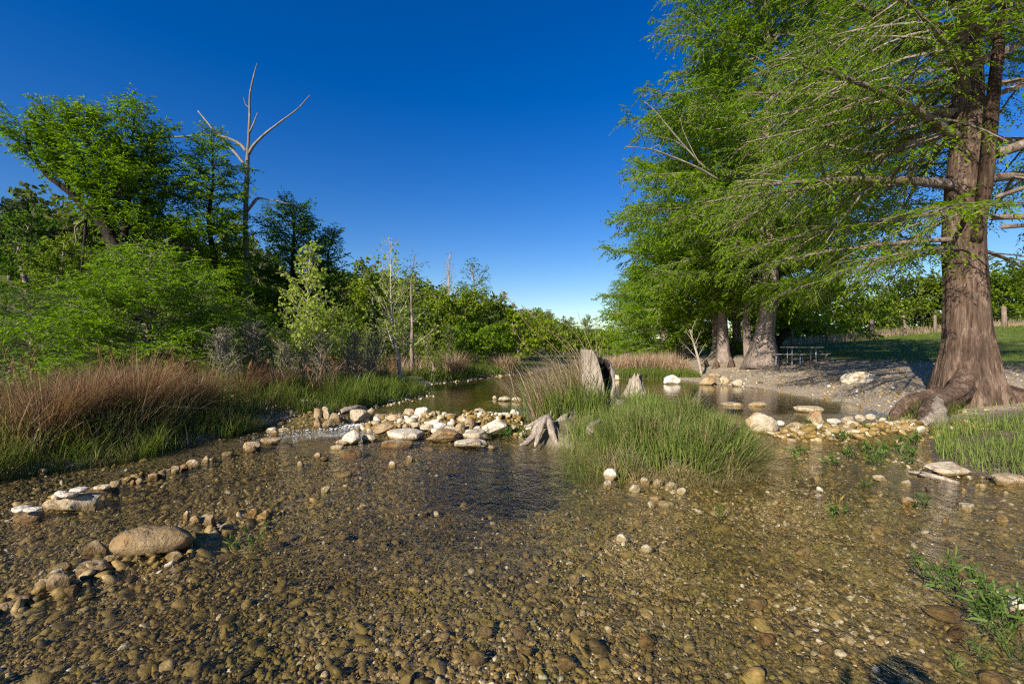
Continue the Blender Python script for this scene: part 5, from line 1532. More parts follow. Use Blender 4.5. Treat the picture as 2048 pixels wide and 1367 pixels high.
for q, (p0, p1) in enumerate([(P(1028, 615, 8.5), P(1003, 583, 8.5)), (P(1066, 632, 8.6), P(1044, 614, 8.6)), (P(1030, 672, 8.3), P(1026, 650, 8.3))]):
    n = 60
    t_ = rb.uniform(0, 1, n)[:, None]
    b = Buf()
    blades(b, rb, p0 * (1 - t_) + p1 * t_ - np.array([1.35, 8.9, .3]), rb.uniform(.05, .11, n), rb.uniform(.4, 1.0, n), np.full(n, .006), rb.uniform(.5, 1, n), rb.normal(2.6, .6, n))
    b.obj('plume', M['dry'], sw)
# green weeds at the foot of the stump
n = 900
x, y, az, i = clump_pts(n, 1.15, 8.1, .55, .45, 22, .06)
field('stump_weeds', x, y, rb.uniform(.25, .75, n), rb.uniform(.1, .6, n), rb.uniform(.010, .018, n), np.clip(rb.normal(.6, .25, n), 0, 1), 'bank_green', az=az)

# ---- left bank: dry switchgrass field, green sedge fringe, rusty plumes


def left_edge(y):
    return np.interp(y, [p[1] for p in LEFT], [p[0] for p in LEFT])


def in_bank(n, y0, y1, d0, d1, pw=1.0):
    y = rb.uniform(y0, y1, n)
    x = left_edge(y) - (d0 + (d1 - d0) * rb.uniform(0, 1, n) ** pw)
    return x, y


def lump(x, y, s=.8, seed=8):
    return vnoise(np.stack([x, y], -1) * s, seed)


# fringe
n = 6500
x, y = in_bank(n, 4.0, 9.0, -.22, .75, 1.2)
keep = lump(x, y, 1.6) + rb.uniform(0, .8, n) > .1
x, y = x[keep], y[keep]
n = len(x)
tf = tuft(x, y, .26, 12)
field('bank_sedge', x, y, rb.uniform(.2, .6, n) * (.45 + .8 * tf[0]), rb.uniform(.2, .9, n), rb.uniform(.007, .015, n), np.clip(.2 + .45 * tf[1] + rb.normal(0, .2, n), 0, 1), 'bank_green', az=tf[2] + rb.normal(0, 1, n))
n = 11000
x, y = in_bank(n, 9.6, 15.2, -.10, 1.9, 1.1)
keep = (lump(x, y, 1.2) + rb.uniform(0, .9, n) > .05) & (np.hypot((x + 6.1) / 1.5, (y - 9.75) / .75) > 1)
x, y = x[keep], y[keep]
n = len(x)
tf = tuft(x, y, .36, 15)
field('pool_sedge', x, y, rb.uniform(.22, .66, n) * (.45 + .8 * tf[0]), rb.uniform(.2, .9, n), rb.uniform(.010, .018, n), np.clip(.3 + .6 * tf[1] + rb.normal(0, .2, n), 0, 1), 'bank_green', az=tf[2] + rb.normal(0, 1, n))
n = 5000
x, y = in_bank(n, 15, 27, .0, 1.6)
keep = np.hypot((x + 4.1) / .8, (y - 18.1) / 1.4) > 1
x, y = x[keep], y[keep]
n = len(x)
field('far_sedge', x, y, rb.uniform(.25, .65, n), rb.uniform(.2, .9, n), rb.uniform(.016, .026, n), np.clip(rb.normal(.68, .2, n), 0, 1), 'bank_green')
# dry grass
n = 9000
x, y = in_bank(n, 3.5, 10.2, .35, 4.2, 1.0)
keep = (lump(x, y, .75, 31) > -.38) & (lump(x, y, 1.1, 5) + rb.uniform(0, 1.1, n) > .25) & (np.hypot((x + 6.3) / 1.6, (y - 9.8) / .8) > 1)
x, y = x[keep], y[keep]
n = len(x)
tf = tuft(x, y, .34)
keep = tf[0] > .22
x, y = x[keep], y[keep]
n = len(x)
tf = tuft(x, y, .34)
field('dry_grass', x, y, rb.uniform(.4, 1.1, n) * (.42 + .85 * tf[0]), rb.uniform(.1, .6, n) + .35 * tf[1] + np.where(rb.uniform(0, 1, n) < .15, rb.uniform(.5, 1.3, n), 0), rb.uniform(.007, .019, n), np.clip(.12 + .62 * tf[1] + rb.normal(0, .2, n), 0, 1), 'dry', az=tf[2] + rb.normal(0, .9, n))
n = 9500
x, y = in_bank(n, 3.5, 10.4, .3, 4.2, 1.0)
tf = tuft(x, y, .4, 9)
field('bank_undergrowth', x, y, rb.uniform(.3, .95, n) * (.4 + tf[0]), rb.uniform(.2, .8, n), rb.uniform(.008, .015, n), np.clip(rb.normal(.35, .22, n), 0, 1), 'bank_green')
n = 8500
x, y = in_bank(n, 10.2, 27, 1.2, 6.5, 1.1)
keep = (lump(x, y, .8, 6) + rb.uniform(0, 1.1, n) > .15) & (np.hypot((x + 6.1) / 1.7, (y - 9.9) / .8) > 1)
x, y = x[keep], y[keep]
n = len(x)
tf = tuft(x, y, .5, 6)
field('far_dry_grass', x, y, rb.uniform(.4, 1.05, n) * (.45 + .75 * tf[0]), rb.uniform(.1, .5, n) + .3 * tf[1], rb.uniform(.011, .022, n), np.clip(.2 + .55 * tf[1] + rb.normal(0, .2, n), 0, 1), 'dry', az=tf[2] + rb.normal(0, .9, n))
# rusty plumes standing in the dry grass
b = Buf()
m = 46
x, y = in_bank(m, 4.2, 20, .6, 4.0)
for q in range(m):
    z = float(hgt(x[q], y[q]))
    hh = rb.uniform(.7, 1.2)
    lx, ly = rb.normal(0, .16, 2)
    k = 46
    s_ = rb.uniform(.45, 1, k)
    p = np.stack([x[q] + lx * s_ ** 2, y[q] + ly * s_ ** 2, z + hh * s_], -1) + rb.normal(0, .02, (k, 3))
    blades(b, rb, p, rb.uniform(.07, .16, k), rb.uniform(.15, .6, k), rb.uniform(.009, .016, k), np.clip(rb.normal(.5, .25, k), 0, 1))
    tube(b, [(x[q], y[q], z - .03), (x[q] + lx * .25, y[q] + ly * .25, z + hh * .5), (x[q] + lx, y[q] + ly, z + hh)], [.005, .004, .002], 4)
tag(b.obj('rusty_plumes', M['rust']), kind='stuff')

# big fan shaped clumps
FAN = [(270, 866, 2.1, 1.42, 1500, 'large fan shaped dark red dry grass clump at the left water edge', .26), (90, 905, 1.5, 1.15, 900, 'ragged rusty dry grass clump near the left picture edge', .30), (165, 880, 1.3, 1.2, 800, 'dry grass clump just left of the big fan shaped one', .38),
       (395, 842, 1.3, 1.1, 700, 'dark dry grass clump behind the right side of the fan shaped one', .34), (490, 800, 1.3, 1.0, 420, 'grey brown leaning grass clump behind the pale gravel tongue', .3), (555, 790, 1.2, .9, 360, 'grey brown tall grass clump left of the leafy sycamore', .3),
       (1010, 745, 2.2, 1.2, 500, 'pinkish dry grass clump at the head of the upper pool', .6), (905, 752, 2.4, 1.3, 600, 'pinkish dry grass clump right of the bare sapling', .62)]
for px, py, wd, hh, n, lb, tn in FAN:
    Ys = np.linspace(4, 34, 900)
    zr = EYE + (HZ - py) / F * Ys
    hit = np.argmax(zr <= np.maximum(hgt((px - CX) / F * Ys, Ys), 0))
    yb = Ys[hit] + .25
    xb = (px - CX) / F * yb
    zb = float(hgt(xb, yb))
    t_ = thing('grass_clump', lb, 'grass clump', (xb, yb, zb), 'dry grass clumps on the left bank')
    b = Buf()
    d = rb.normal(0, .16 * wd / 2, (n, 2))
    az = np.arctan2(d[:, 1], d[:, 0]) + rb.normal(0, .4, n)
    p = np.stack([d[:, 0], d[:, 1], np.full(n, -.05)], -1)
    blades(b, rb, p, hh * rb.uniform(.55, 1.12, n), rb.uniform(.1, .85, n) * wd / hh * .75, rb.uniform(.006, .011, n) * max(1, yb / 9), np.clip(rb.normal(tn, .22, n), 0, 1), az, .55)
    b.obj('blades', M['dry'], t_)
    b = Buf()
    k = n // 5
    d = rb.normal(0, .2 * wd / 2, (k, 2))
    blades(b, rb, np.stack([d[:, 0], d[:, 1], np.full(k, -.05)], -1), hh * rb.uniform(.25, .6, k), rb.uniform(.2, .8, k), rb.uniform(.007, .012, k) * max(1, yb / 9), np.clip(rb.normal(.4, .2, k), 0, 1))
    b.obj('green_blades', M['bank_green'], t_)

for k, (px, Yd, top, w, lb) in enumerate([(112, 8.3, 742, 60, 'small leafy green weed among the rusty grass near the left edge'), (335, 9.6, 738, 70, 'small leafy green weed behind the fan shaped grass clump'), (25, 7.6, 756, 60, 'small leafy green weed at the left picture edge'), (215, 8.8, 744, 60, 'small leafy green weed left of the fan shaped grass clump')]):
    bush_tree(lb, px, Yd, top, w, 700 + k, 'broad_bright', name='weed', n=26, leaf=dict(len=.16, wid=.06, dens=20), s0=.1, group='leafy weeds in the dry grass', el=(30, 75), cat='plant')

for k, (px, Yd, top, w, lb) in enumerate([(452, 10.8, 668, 110, 'grey twiggy half bare shrub behind the fan shaped grass clump'), (515, 12.2, 655, 120, 'grey twiggy half bare shrub below the dead snag'), (560, 11.8, 690, 80, 'low grey twiggy shrub left of the leafy sycamore'), (640, 13, 672, 90, 'low grey twiggy shrub right of the leafy sycamore stem'), (705, 14.5, 668, 100, 'half bare shrub midway between the sycamores'), (755, 15.5, 675, 90, 'half bare shrub left of the bare sapling stem')]):
    bush_tree(lb, px, Yd, top, w, 740 + k, 'broad' if k % 2 else 'pale_bud', name='shrub', n=54, leaf=dict(len=.10, wid=.03, dens=7), s0=.04, group='twiggy shrubs on the left bank', el=(42, 82), cat='shrub', wmat='bark_mid')

# ---- willowy shrubs of the left bank (upright green leaves)
for k, (px, Yd, top, w, mat, lb) in enumerate([
        (455, 11.5, 650, 90, 'broad', 'olive twiggy shrub right of the bright young cypress'), (500, 14, 610, 110, 'broad', 'grey twiggy shrub in shade below the dead snag'), (545, 12.5, 660, 60, 'broad_bright', 'small upright green shrub left of the leafy sycamore'),
        (570, 11.6, 690, 36, 'broad_bright', 'bright green feathery shrub in the dry grass'), (650, 15, 640, 80, 'broad', 'leafy shrub right of the leafy sycamore stem'), (690, 16, 655, 70, 'broad_bright', 'light green willowy shrub midway between the sycamores'),
        (735, 17, 660, 70, 'broad', 'olive willowy shrub left of the bare sapling'), (760, 19, 640, 80, 'broad_bright', 'fresh green shrub close left of the bare sapling'), (860, 19.5, 665, 70, 'broad_bright', 'yellow green shrub right of the bare sapling'),
        (895, 23, 660, 80, 'broad', 'olive shrub above the pinkish dry grass'), (20, 13.5, 640, 110, 'juniper', 'dark shrub at the left edge behind the rusty grass'), (140, 15.5, 600, 140, 'juniper', 'dark shaded shrub left of the bright young cypress'),
        (210, 16, 560, 120, 'broad', 'olive shrub peeping over the bright young cypress'), (425, 16, 600, 120, 'broad_bright', 'green shrub between bright cypress and dead snag'), (605, 17, 650, 110, 'broad', 'dense olive shrub behind the leafy sycamore'),
        (815, 25, 640, 90, 'broad', 'dense green shrub behind the bare sapling')]):
    bush_tree(lb, px, Yd, top, w, 500 + k, mat, name='shrub', n=30, leaf=dict(len=.15, wid=.055, dens=22), s0=.05, group='shrubs on the left bank', el=(35, 78), cat='shrub', wmat='bark_mid')

# ---- right bank: grass on the peninsula, lawn, tall meadow grass
n = 5600
y = rb.uniform(4.8, 8.1, n)
xe = np.interp(y, [p[1] for p in RIGHT[::-1]], [p[0] for p in RIGHT[::-1]])
x = xe + rb.uniform(.05, 1, n) ** 1.2 * 3.2
keep = lump(x, y, 1.4, 12) + rb.uniform(0, 1.1, n) > .2
x, y = x[keep], y[keep]
n = len(x)
tf = tuft(x, y, .3, 21)
field('peninsula_grass', x, y, rb.uniform(.12, .46, n) * (.4 + .9 * tf[0]), rb.uniform(.1, .7, n), rb.uniform(.006, .012, n), np.clip(rb.normal(.68, .2, n), 0, 1), 'sedge')
n = 700
x, y, az, i = clump_pts(n, 8.75, 9.35, .5, .3, 9, .06)
field('root_sedge', x, y, rb.uniform(.2, .5, n), rb.uniform(.2, .8, n), rb.uniform(.008, .014, n), np.clip(rb.normal(.3, .15, n), .1, 1), 'bank_green', az=az)
n = 1500
x, y = rb.uniform(8.2, 13, n), rb.uniform(8.6, 10.2, n)
keep = lump(x, y, 2.5, 14) > .25
x, y = x[keep], y[keep]
n = len(x)
field('root_weeds', x, y, rb.uniform(.06, .2, n), rb.uniform(.1, .8, n), rb.uniform(.012, .022, n), np.clip(rb.normal(.7, .2, n), 0, 1), 'lawn')
n = 30000
y = 12 * (50 / 12) ** rb.uniform(0, 1, n)
x = y * rb.uniform(.45, 1.3, n)
s_ = sd_river(np.stack([x, y], -1))
keep = (s_ > 7.0 + 1.2 * lump(x, y, .6, 2)) & (x > river_mid(y))
x, y = x[keep], y[keep]
n = len(x)
k_ = np.maximum(y / 20, .7)
field('meadow_grass', x, y, rb.uniform(.06, .17, n) * k_ ** .4, rb.uniform(.2, .9, n), rb.uniform(.012, .022, n) * k_, np.clip(rb.normal(.6, .2, n), 0, 1), 'lawn')
n = 9000
x = rb.uniform(14, 46, n)
y = 29.5 + .08 * (x - 20) + rb.uniform(.2, 6.5, n)
keep = lump(x, y, .5, 3) + rb.uniform(0, 1, n) > .3
x, y = x[keep], y[keep]
n = len(x)
field('tall_meadow_grass', x, y, rb.uniform(.3, .85, n), rb.uniform(.1, .6, n), rb.uniform(.016, .03, n), np.clip(rb.normal(.72, .2, n), 0, 1), 'dry')
n = 5000
y = rb.uniform(27, 60, n)
x = river_mid(y) + 1.9 + .03 * (y - 27) + rb.uniform(0, 1, n) ** 1.3 * 5
field('far_bank_grass', x, y, rb.uniform(.4, 1.1, n), rb.uniform(.1, .6, n), rb.uniform(.02, .035, n), np.clip(rb.normal(.6, .25, n), 0, 1), 'dry')
n = 4500
x = rb.uniform(4.5, 8.6, n)
y = np.interp(x, [4.5, 5.2, 7.4, 8.4], [23.2, 21.9, 21.8, 20.8]) + rb.uniform(0, 1, n) ** 1.5 * 3 - .05
field('far_shore_dry_grass', x + .2, y + 1.6, rb.uniform(.4, 1.0, n), rb.uniform(.1, .6, n), rb.uniform(.016, .028, n), np.clip(rb.normal(.6, .25, n), 0, 1), 'dry')
field('far_shore_grass', x, y, rb.uniform(.15, .5, n), rb.uniform(.1, .6, n), rb.uniform(.016, .028, n), np.clip(rb.normal(.6, .25, n), 0, 1), 'bank_green')

# ---- leafy water plants, each a plant of its own


def leafy_shoots(label, shoots, mat='willow', leaf=(.095, .0125), group=None, seed=0, name='water_plant', hs=1.0, per=26):
    """shoots: list of (base px, base py, tip px, tip py) at the water surface"""
    rg = np.random.default_rng(seed)
    base = np.mean([G(s[0], s[1], 0) for s in shoots], 0)
    t = thing(name, label, 'plant', base, group)
    sb, lb_ = Buf(), Buf()
    for bx, by, tx, ty in shoots:
        p0 = G(bx, by, -.04)
        g0 = G(bx, by, 0)
        p1 = P(tx, ty, g0[1] + rg.normal(0, .03))
        pts = spline(np.array([p0, (p0 * .55 + p1 * .45) + np.array([rg.normal(0, .015), 0, -.02]), p1]), 9) - base
        tube(sb, pts, np.linspace(.005, .002, 9), 5, None, .6)
        n = max(6, int(per * np.linalg.norm(p1 - p0) / .35))
        s = rg.uniform(.25, 1, n) ** .8
        p = trunk_at(pts, s)
        tn = nrm(pts[-1] - pts[0])
        d = nrm(tn[None] * rg.uniform(.5, 1.3, (n, 1)) + rg.normal(0, .55, (n, 3)))
        w = nrm(np.cross(d, rg.normal(0, 1, (n, 3))))
        L = leaf[0] * rg.uniform(.6, 1.25, n)
        W = leaf[1] * rg.uniform(.7, 1.2, n)
        nv = np.cross(d, w)
        V = np.empty((n, 6, 3))
        V[:, 0] = p
        for q, (f, side) in enumerate([(.35, 1), (.7, .75)]):
            V[:, 1 + q] = p + d * (L * f)[:, None] + w * (W * .5 * side)[:, None] + nv * (.004)
            V[:, 5 - q] = p + d * (L * f)[:, None] - w * (W * .5 * side)[:, None] + nv * (.004)
        V[:, 3] = p + d * L[:, None] - np.array([0, 0, 1]) * (L * .15)[:, None]
        b6 = (np.arange(n) * 6)[:, None]
        Q = np.concatenate([b6 + np.array([[1, 2, 4, 5]])])
        T = np.concatenate([b6 + np.array([[0, 1, 5]]), b6 + np.array([[2, 3, 4]])])
        lb_.add(V.reshape(-1, 3), Q, T, np.repeat(np.clip(rg.normal(.5, .2, n), 0, 1), 6))
    sb.obj('stem', M[mat], t)
    lb_.obj('leaves', M[mat], t)
    return t


leafy_shoots('leafy green shoots leaning left in a row at the near right', [(1850, 1165, 1826, 1105), (1895, 1190, 1850, 1125), (1920, 1200, 1868, 1135), (1915, 1185, 1898, 1118), (1890, 1180, 1910, 1115), (1930, 1205, 1915, 1130)], seed=1)
leafy_shoots('tall leafy green shoots in the water at the right picture edge', [(2000, 1240, 1945, 1130), (2020, 1260, 1965, 1160), (2010, 1280, 1990, 1175), (2035, 1290, 2000, 1190), (2025, 1270, 2035, 1180), (2050, 1290, 2050, 1185), (1965, 1265, 1950, 1200), (2010, 1285, 1975, 1205)], seed=2, leaf=(.105, .0135))
leafy_shoots('thin green blades at the bottom right beside the dark shadow', [(1935, 1345, 1918, 1305), (1975, 1325, 1945, 1275), (1990, 1320, 1975, 1290), (2020, 1315, 2010, 1280), (2040, 1320, 2045, 1285)], seed=3, leaf=(.08, .008), per=14)
leafy_shoots('small green sprouts by the brown red cobble at the near left', [(478, 1105, 470, 1070), (490, 1108, 488, 1055), (500, 1100, 505, 1075), (520, 1090, 528, 1050), (465, 1098, 458, 1078)], seed=4, leaf=(.06, .012), per=18)
leafy_shoots('low bright green rosette alone in the right shallows', [(1675, 1026, 1660, 1008), (1678, 1027, 1676, 1004), (1680, 1026, 1692, 1008), (1672, 1027, 1665, 1014)], seed=5, leaf=(.07, .014))
leafy_shoots('green tuft beside the tan oval stone in the right shallows', [(1845, 1012, 1836, 992), (1848, 1013, 1848, 990), (1851, 1012, 1858, 994), (1842, 1012, 1830, 1000)], seed=6, leaf=(.07, .010))
leafy_shoots('pale green sprig in the water before the sedge island', [(1440, 1040, 1436, 1010), (1443, 1040, 1447, 1015)], seed=7, leaf=(.05, .010))
leafy_shoots('small green sprout by the pale oval stone of the right shallows', [(1735, 974, 1728, 957), (1738, 974, 1742, 958)], seed=8, leaf=(.07, .012))
SPR = [(1620, 864, 1612, 838, 'on the tan oval stones'), (1668, 928, 1660, 912, 'farthest left before the right bank'), (1700, 915, 1694, 893, 'in the shallow below the long oval stone'), (1690, 880, 1684, 862, 'touching the long oval stone'), (1755, 930, 1750, 900, 'left of the rough pale ledge'),
       (1770, 915, 1765, 885, 'in the middle of the right shallows'), (1800, 905, 1800, 872, 'before the grass of the right bank'), (1820, 925, 1815, 895, 'next to the rough pale ledge'), (1735, 905, 1730, 886, 'small among the right shallows'), (1725, 872, 1725, 848, 'between the cobbles of the right row'), (1830, 890, 1830, 862, 'at the left end of the right bank grass'), (1600, 905, 1596, 892, 'tiny right of the sedge island')]
for k, (bx, by, tx, ty, lb) in enumerate(SPR):
    leafy_shoots('green water sprout ' + lb, [(bx, by, tx, ty), (bx + 8, by + 2, tx + 14, ty + 6), (bx - 6, by + 1, tx - 12, ty + 7), (bx + 2, by + 3, tx + 4, ty + 4)], seed=20 + k, leaf=(.10, .018), group='green sprouts in the right shallows', per=22)
leafy_shoots('green weed growing before the driftwood root', [(1030, 878, 1022, 855), (1036, 880, 1040, 852), (1042, 878, 1052, 858), (1025, 876, 1010, 862)], seed=40, leaf=(.10, .018))
leafy_shoots('dark green weed under the big grey white boulder', [(985, 878, 975, 858), (995, 880, 998, 862), (1008, 880, 1012, 858), (1015, 878, 1020, 850)], seed=41, leaf=(.10, .012))

# ------------------------------------------------------------------ stump, driftwood, table, fence, photographer, light, camera

# hollow stump
sbase = np.array([1.60, 8.5, .30])
st = thing('hollow_stump', 'grey weathered hollow tree stump with jagged top on the island', 'stump', sbase)
b = Buf()
NS, NR = 72, 34
th = np.linspace(0, 2 * np.pi, NS, endpoint=False)           # 0 = right (+x), pi = left, -pi/2 = towards the camera
tw = np.interp(np.degrees(th), [0, 20, 60, 110, 150, 175, 205, 232, 246, 256, 268, 285, 300, 318, 330, 345, 360],
               [.84, .95, 1.04, 1.10, 1.18, 1.22, 1.22, 1.21, 1.19, 1.10, .92, .46, .22, .22, .40, .70, .84])
tw = tw + .03 * vnoise(np.stack([th * 6, th * 0, th * 0], -1), 4)
sv = np.linspace(0, 1, NR)
prof = lambda z: .285 + .16 * np.exp(-z / .22) + .02 * z
outer = np.empty((NR, NS, 3))
inner = np.empty((NR, NS, 3))
for r_ in range(NR):
    z = -.15 + (tw + .15) * sv[r_]
    fl = 1 + .10 * np.cos(5 * th + 1.2) * np.exp(-np.maximum(z, 0) / .5) + .035 * np.cos(17 * th + .5 * np.sin(z * 9)) + .02 * np.cos(31 * th)
    R = prof(np.maximum(z, 0)) * fl
    outer[r_] = np.stack([R * np.cos(th) * 1.0, R * np.sin(th), z], -1)
    Ri = R * (.80 - .05 * np.cos(9 * th))
    inner[r_] = np.stack([Ri * np.cos(th), Ri * np.sin(th), z + .012 * np.cos(23 * th)], -1)


def ring_quads(o, nr, ns, flip=False):
    i = np.arange(nr - 1)[:, None] * ns
    j = np.arange(ns)[None]
    j2 = (j + 1) % ns
    q = np.stack([i + j, i + j2, i + ns + j2, i + ns + j], -1).reshape(-1, 4) + o
    return q[:, ::-1] if flip else q


nb = NR * NS
rim = np.stack([(NR - 1) * NS + np.arange(NS), (NR - 1) * NS + (np.arange(NS) + 1) % NS, nb + (NR - 1) * NS + (np.arange(NS) + 1) % NS, nb + (NR - 1) * NS + np.arange(NS)], -1)
b.add(np.concatenate([outer.reshape(-1, 3), inner.reshape(-1, 3)]), np.concatenate([ring_quads(0, NR, NS), rim]), None, np.concatenate([np.full(nb, .62), np.full(nb, .3)]))
b.obj('shell', M['drift'], st, True)
b = Buf()
b.add(inner.reshape(-1, 3) * np.array([.985, .985, 1]), ring_quads(0, NR, NS, True), None, .3)
b.obj('dark_hollow', M['inner_wood'], st, True)  # near-black lining just inside the shell
b = Buf()
s_ = spline(np.array([(.24, .04, .35), (.27, .05, .6), (.33, .05, .86)]), 12)
tube(b, s_, np.interp(np.linspace(0, 1, 12), [0, .6, 1], [.06, .045, .014]), 8, None, .6, True, 5, .25)
b.obj('splinter', M['drift'], st, True)
for q, (pp, rr_) in enumerate([([(-.2, -.2, .25), (-.5, -.45, .08), (-.75, -.65, -.02), (-.95, -.8, -.15)], [.14, .12, .09, .04]), ([(.2, -.25, .25), (.35, -.6, .08), (.55, -1.0, -.02), (.62, -1.3, -.12)], [.15, .13, .10, .04]), ([(.3, 0, .2), (.7, .05, .05), (1.1, .1, -.1)], [.13, .10, .05])]):
    b = Buf()
    tube(b, spline(np.array(pp), 18), np.interp(np.linspace(0, 1, 18), np.linspace(0, 1, len(rr_)), rr_), 12, lambda t_, s__, p_: 1 + .15 * np.cos(4 * t_ + 1), .55, True, 40 + q, .3)
    b.obj('root', M['drift'], st, True)

# fluted broken stump in the pool
fb = np.array([4.15, 15.3, -.15])
fs_t = thing('broken_stump', 'small fluted pale stump with jagged points in the pool behind the island', 'stump', fb)
b = Buf()
NS, NR = 60, 22
th = np.linspace(0, 2 * np.pi, NS, endpoint=False)
tw = .62 + .22 * vnoise(np.stack([th * 1.6, th * 0 + 3, th * 0], -1), 9) + .10 * vnoise(np.stack([th * 5, th * 0, th * 0], -1), 2)
sv = np.linspace(0, 1, NR)
Vs = []
for r_ in range(NR):
    z = tw * sv[r_]
    R = (.17 + .30 * np.exp(-z / .3)) * (1 + .18 * np.cos(6 * th + .7) * np.exp(-z / .45) + .06 * np.cos(19 * th)) * (1 - .25 * (sv[r_] > .95))
    Vs.append(np.stack([R * np.cos(th), R * np.sin(th), z], -1))
Vs = np.array(Vs)
top = np.array([[0, 0, .42]])
b.add(np.concatenate([Vs.reshape(-1, 3), top]), ring_quads(0, NR, NS), np.stack([(NR - 1) * NS + np.arange(NS), (NR - 1) * NS + (np.arange(NS) + 1) % NS, np.full(NS, NR * NS)], -1), .78)
b.obj('trunk', M['drift'], fs_t, True)


def wood(name, label, cat, paths, mat='drift', part='root', seed=0, rough=.25, body=None, sides=10):
    base = np.array(paths[0][0][0]) * 1.0
    t = thing(name, label, cat, base)
    for q, (pp, ra, tn) in enumerate(paths):
        b = Buf()
        s = spline(np.array(pp, float), 18) - base
        tube(b, s, np.interp(np.linspace(0, 1, 18), np.linspace(0, 1, len(ra)), ra), sides, lambda t_, s__, p_: 1 + .2 * np.cos(3 * t_ + q + 3 * s__) + .1 * np.cos(7 * t_), tn, True, seed + q, rough)
        b.obj(part, M[mat], t, True)
    return t


# driftwood root: a peak with splayed legs
Yr = 7.55
wood('driftwood_root', 'pale driftwood root with splayed legs at the right end of the dam', 'driftwood', [
    ([P(1089, 832, Yr), P(1078, 848, Yr - .08), P(1070, 868, Yr - .16), P(1054, 884, Yr - .22), P(1040, 890, Yr - .25)], [.045, .07, .06, .045, .02], .6),
    ([P(1092, 832, Yr), P(1084, 850, Yr - .15), P(1076, 875, Yr - .25), P(1070, 893, Yr - .3)], [.05, .055, .04, .02], .75),
    ([P(1092, 832, Yr), P(1100, 848, Yr - .12), P(1106, 868, Yr - .22), P(1116, 892, Yr - .3)], [.05, .07, .055, .025], .68),
    ([P(1094, 836, Yr), P(1108, 856, Yr - .05), P(1118, 876, Yr - .15), P(1128, 893, Yr - .2)], [.03, .05, .05, .03], .35),
    ([P(1090, 834, Yr), P(1076, 842, Yr + .1), P(1060, 850, Yr + .15), P(1048, 853, Yr + .2)], [.035, .035, .025, .012], .7)], seed=11)
wood('root_mass', 'tangled brown root mass in the bank above the driftwood root', 'driftwood', [
    ([P(1098, 832, 8.0), P(1108, 818, 8.1), P(1122, 808, 8.2), P(1136, 806, 8.3)], [.03, .035, .03, .02], .5),
    ([P(1100, 838, 7.95), P(1112, 828, 8.0), P(1126, 822, 8.1), P(1142, 820, 8.2)], [.025, .03, .025, .015], .4),
    ([P(1128, 812, 8.1), P(1124, 825, 8.0), P(1118, 838, 7.95)], [.02, .02, .012], .4),
    ([P(1104, 826, 8.1), P(1116, 822, 8.15), P(1134, 828, 8.1), P(1146, 830, 8.1)], [.06, .09, .09, .05], .55)], seed=21)
wood('dead_limb', 'pale broken limb stub among the sedge below the stump', 'driftwood', [([P(1178, 868, 6.9), P(1186, 852, 7.0), P(1200, 840, 7.1)], [.06, .06, .035], .8)], part='stub', seed=31)
wood('drift_branch', 'bleached branch floating beside the rough pale ledge', 'driftwood', [([G(1815, 942, .02), G(1845, 947, .03), G(1880, 955, .02), G(1918, 966, -.02)], [.012, .03, .035, .02], .95), ([G(1860, 949, .03), G(1845, 944, .06), G(1838, 941, .09)], [.012, .01, .006], .95)], part='branch', seed=33, rough=.12)
wood('drift_log', 'grey slanting driftwood log behind the stones left of the riffle', 'driftwood', [([P(682, 823, 10.0), P(700, 818, 10.1), P(716, 814, 10.2), P(732, 816, 10.4)], [.05, .07, .06, .035], .55)], part='log', seed=34)
wood('driftwood_twigs', 'dark tangled twigs caught right of the long boulder', 'driftwood', [([G(432, 1055, .02), G(450, 1050, .06), G(478, 1048, .03)], [.008, .012, .006], .2), ([G(436, 1048, .05), G(448, 1055, .03), G(470, 1056, .01)], [.01, .009, .004], .2), ([G(440, 1060, .01), G(446, 1050, .07), G(456, 1046, .09)], [.01, .008, .004], .25)], part='twig', seed=35)
# bleached roots at the waterline below the tall cypress
wood('bleached_root', 'fan shaped bleached root left of the tall cypress at the waterline', 'driftwood', [([P(1500, 755, 19.3), P(1488, 766, 18.9), P(1478, 776, 18.5)], [.16, .22, .10], .8), ([P(1505, 757, 19.2), P(1497, 768, 18.8), P(1490, 776, 18.5)], [.12, .14, .06], .75)], seed=36)
wood('bleached_root', 'fan shaped bleached root right of the tall cypress with a log on it', 'driftwood', [([P(1556, 748, 19.3), P(1545, 762, 18.7), P(1530, 776, 18.2)], [.14, .2, .08], .78), ([P(1560, 750, 19.2), P(1552, 764, 18.6), P(1542, 777, 18.1)], [.12, .16, .06], .8), ([P(1564, 750, 19.1), P(1560, 764, 18.5), P(1556, 775, 18.1)], [.10, .13, .06], .74)], seed=37)
wood('driftwood_log', 'short grey log lying on the bleached root', 'driftwood', [([P(1527, 757, 18.6), P(1538, 754, 18.6), P(1550, 752, 18.7)], [.11, .13, .10], .5)], part='log', seed=38)
rock('ledge_stone', 'long pale limestone ledge in the gravel between the two biggest cypresses', 1675, 1765, 735, 768, .92, 's', depth=.9)
for x0, x1, y0, y1, t, lb in [(1400, 1432, 752, 772, .55, 'dark stone at the waterline under the right bank trunks'), (1436, 1462, 750, 768, .66, 'tan stone at the waterline under the slim trunks'), (1462, 1486, 757, 773, .80, 'pale stone beside the fan shaped bleached root'), (1415, 1440, 742, 756, .60, 'brown stone behind the waterline under the right bank trunks')]:
    rock('bank_stone', lb, x0, x1, y0, y1, t, 'a')

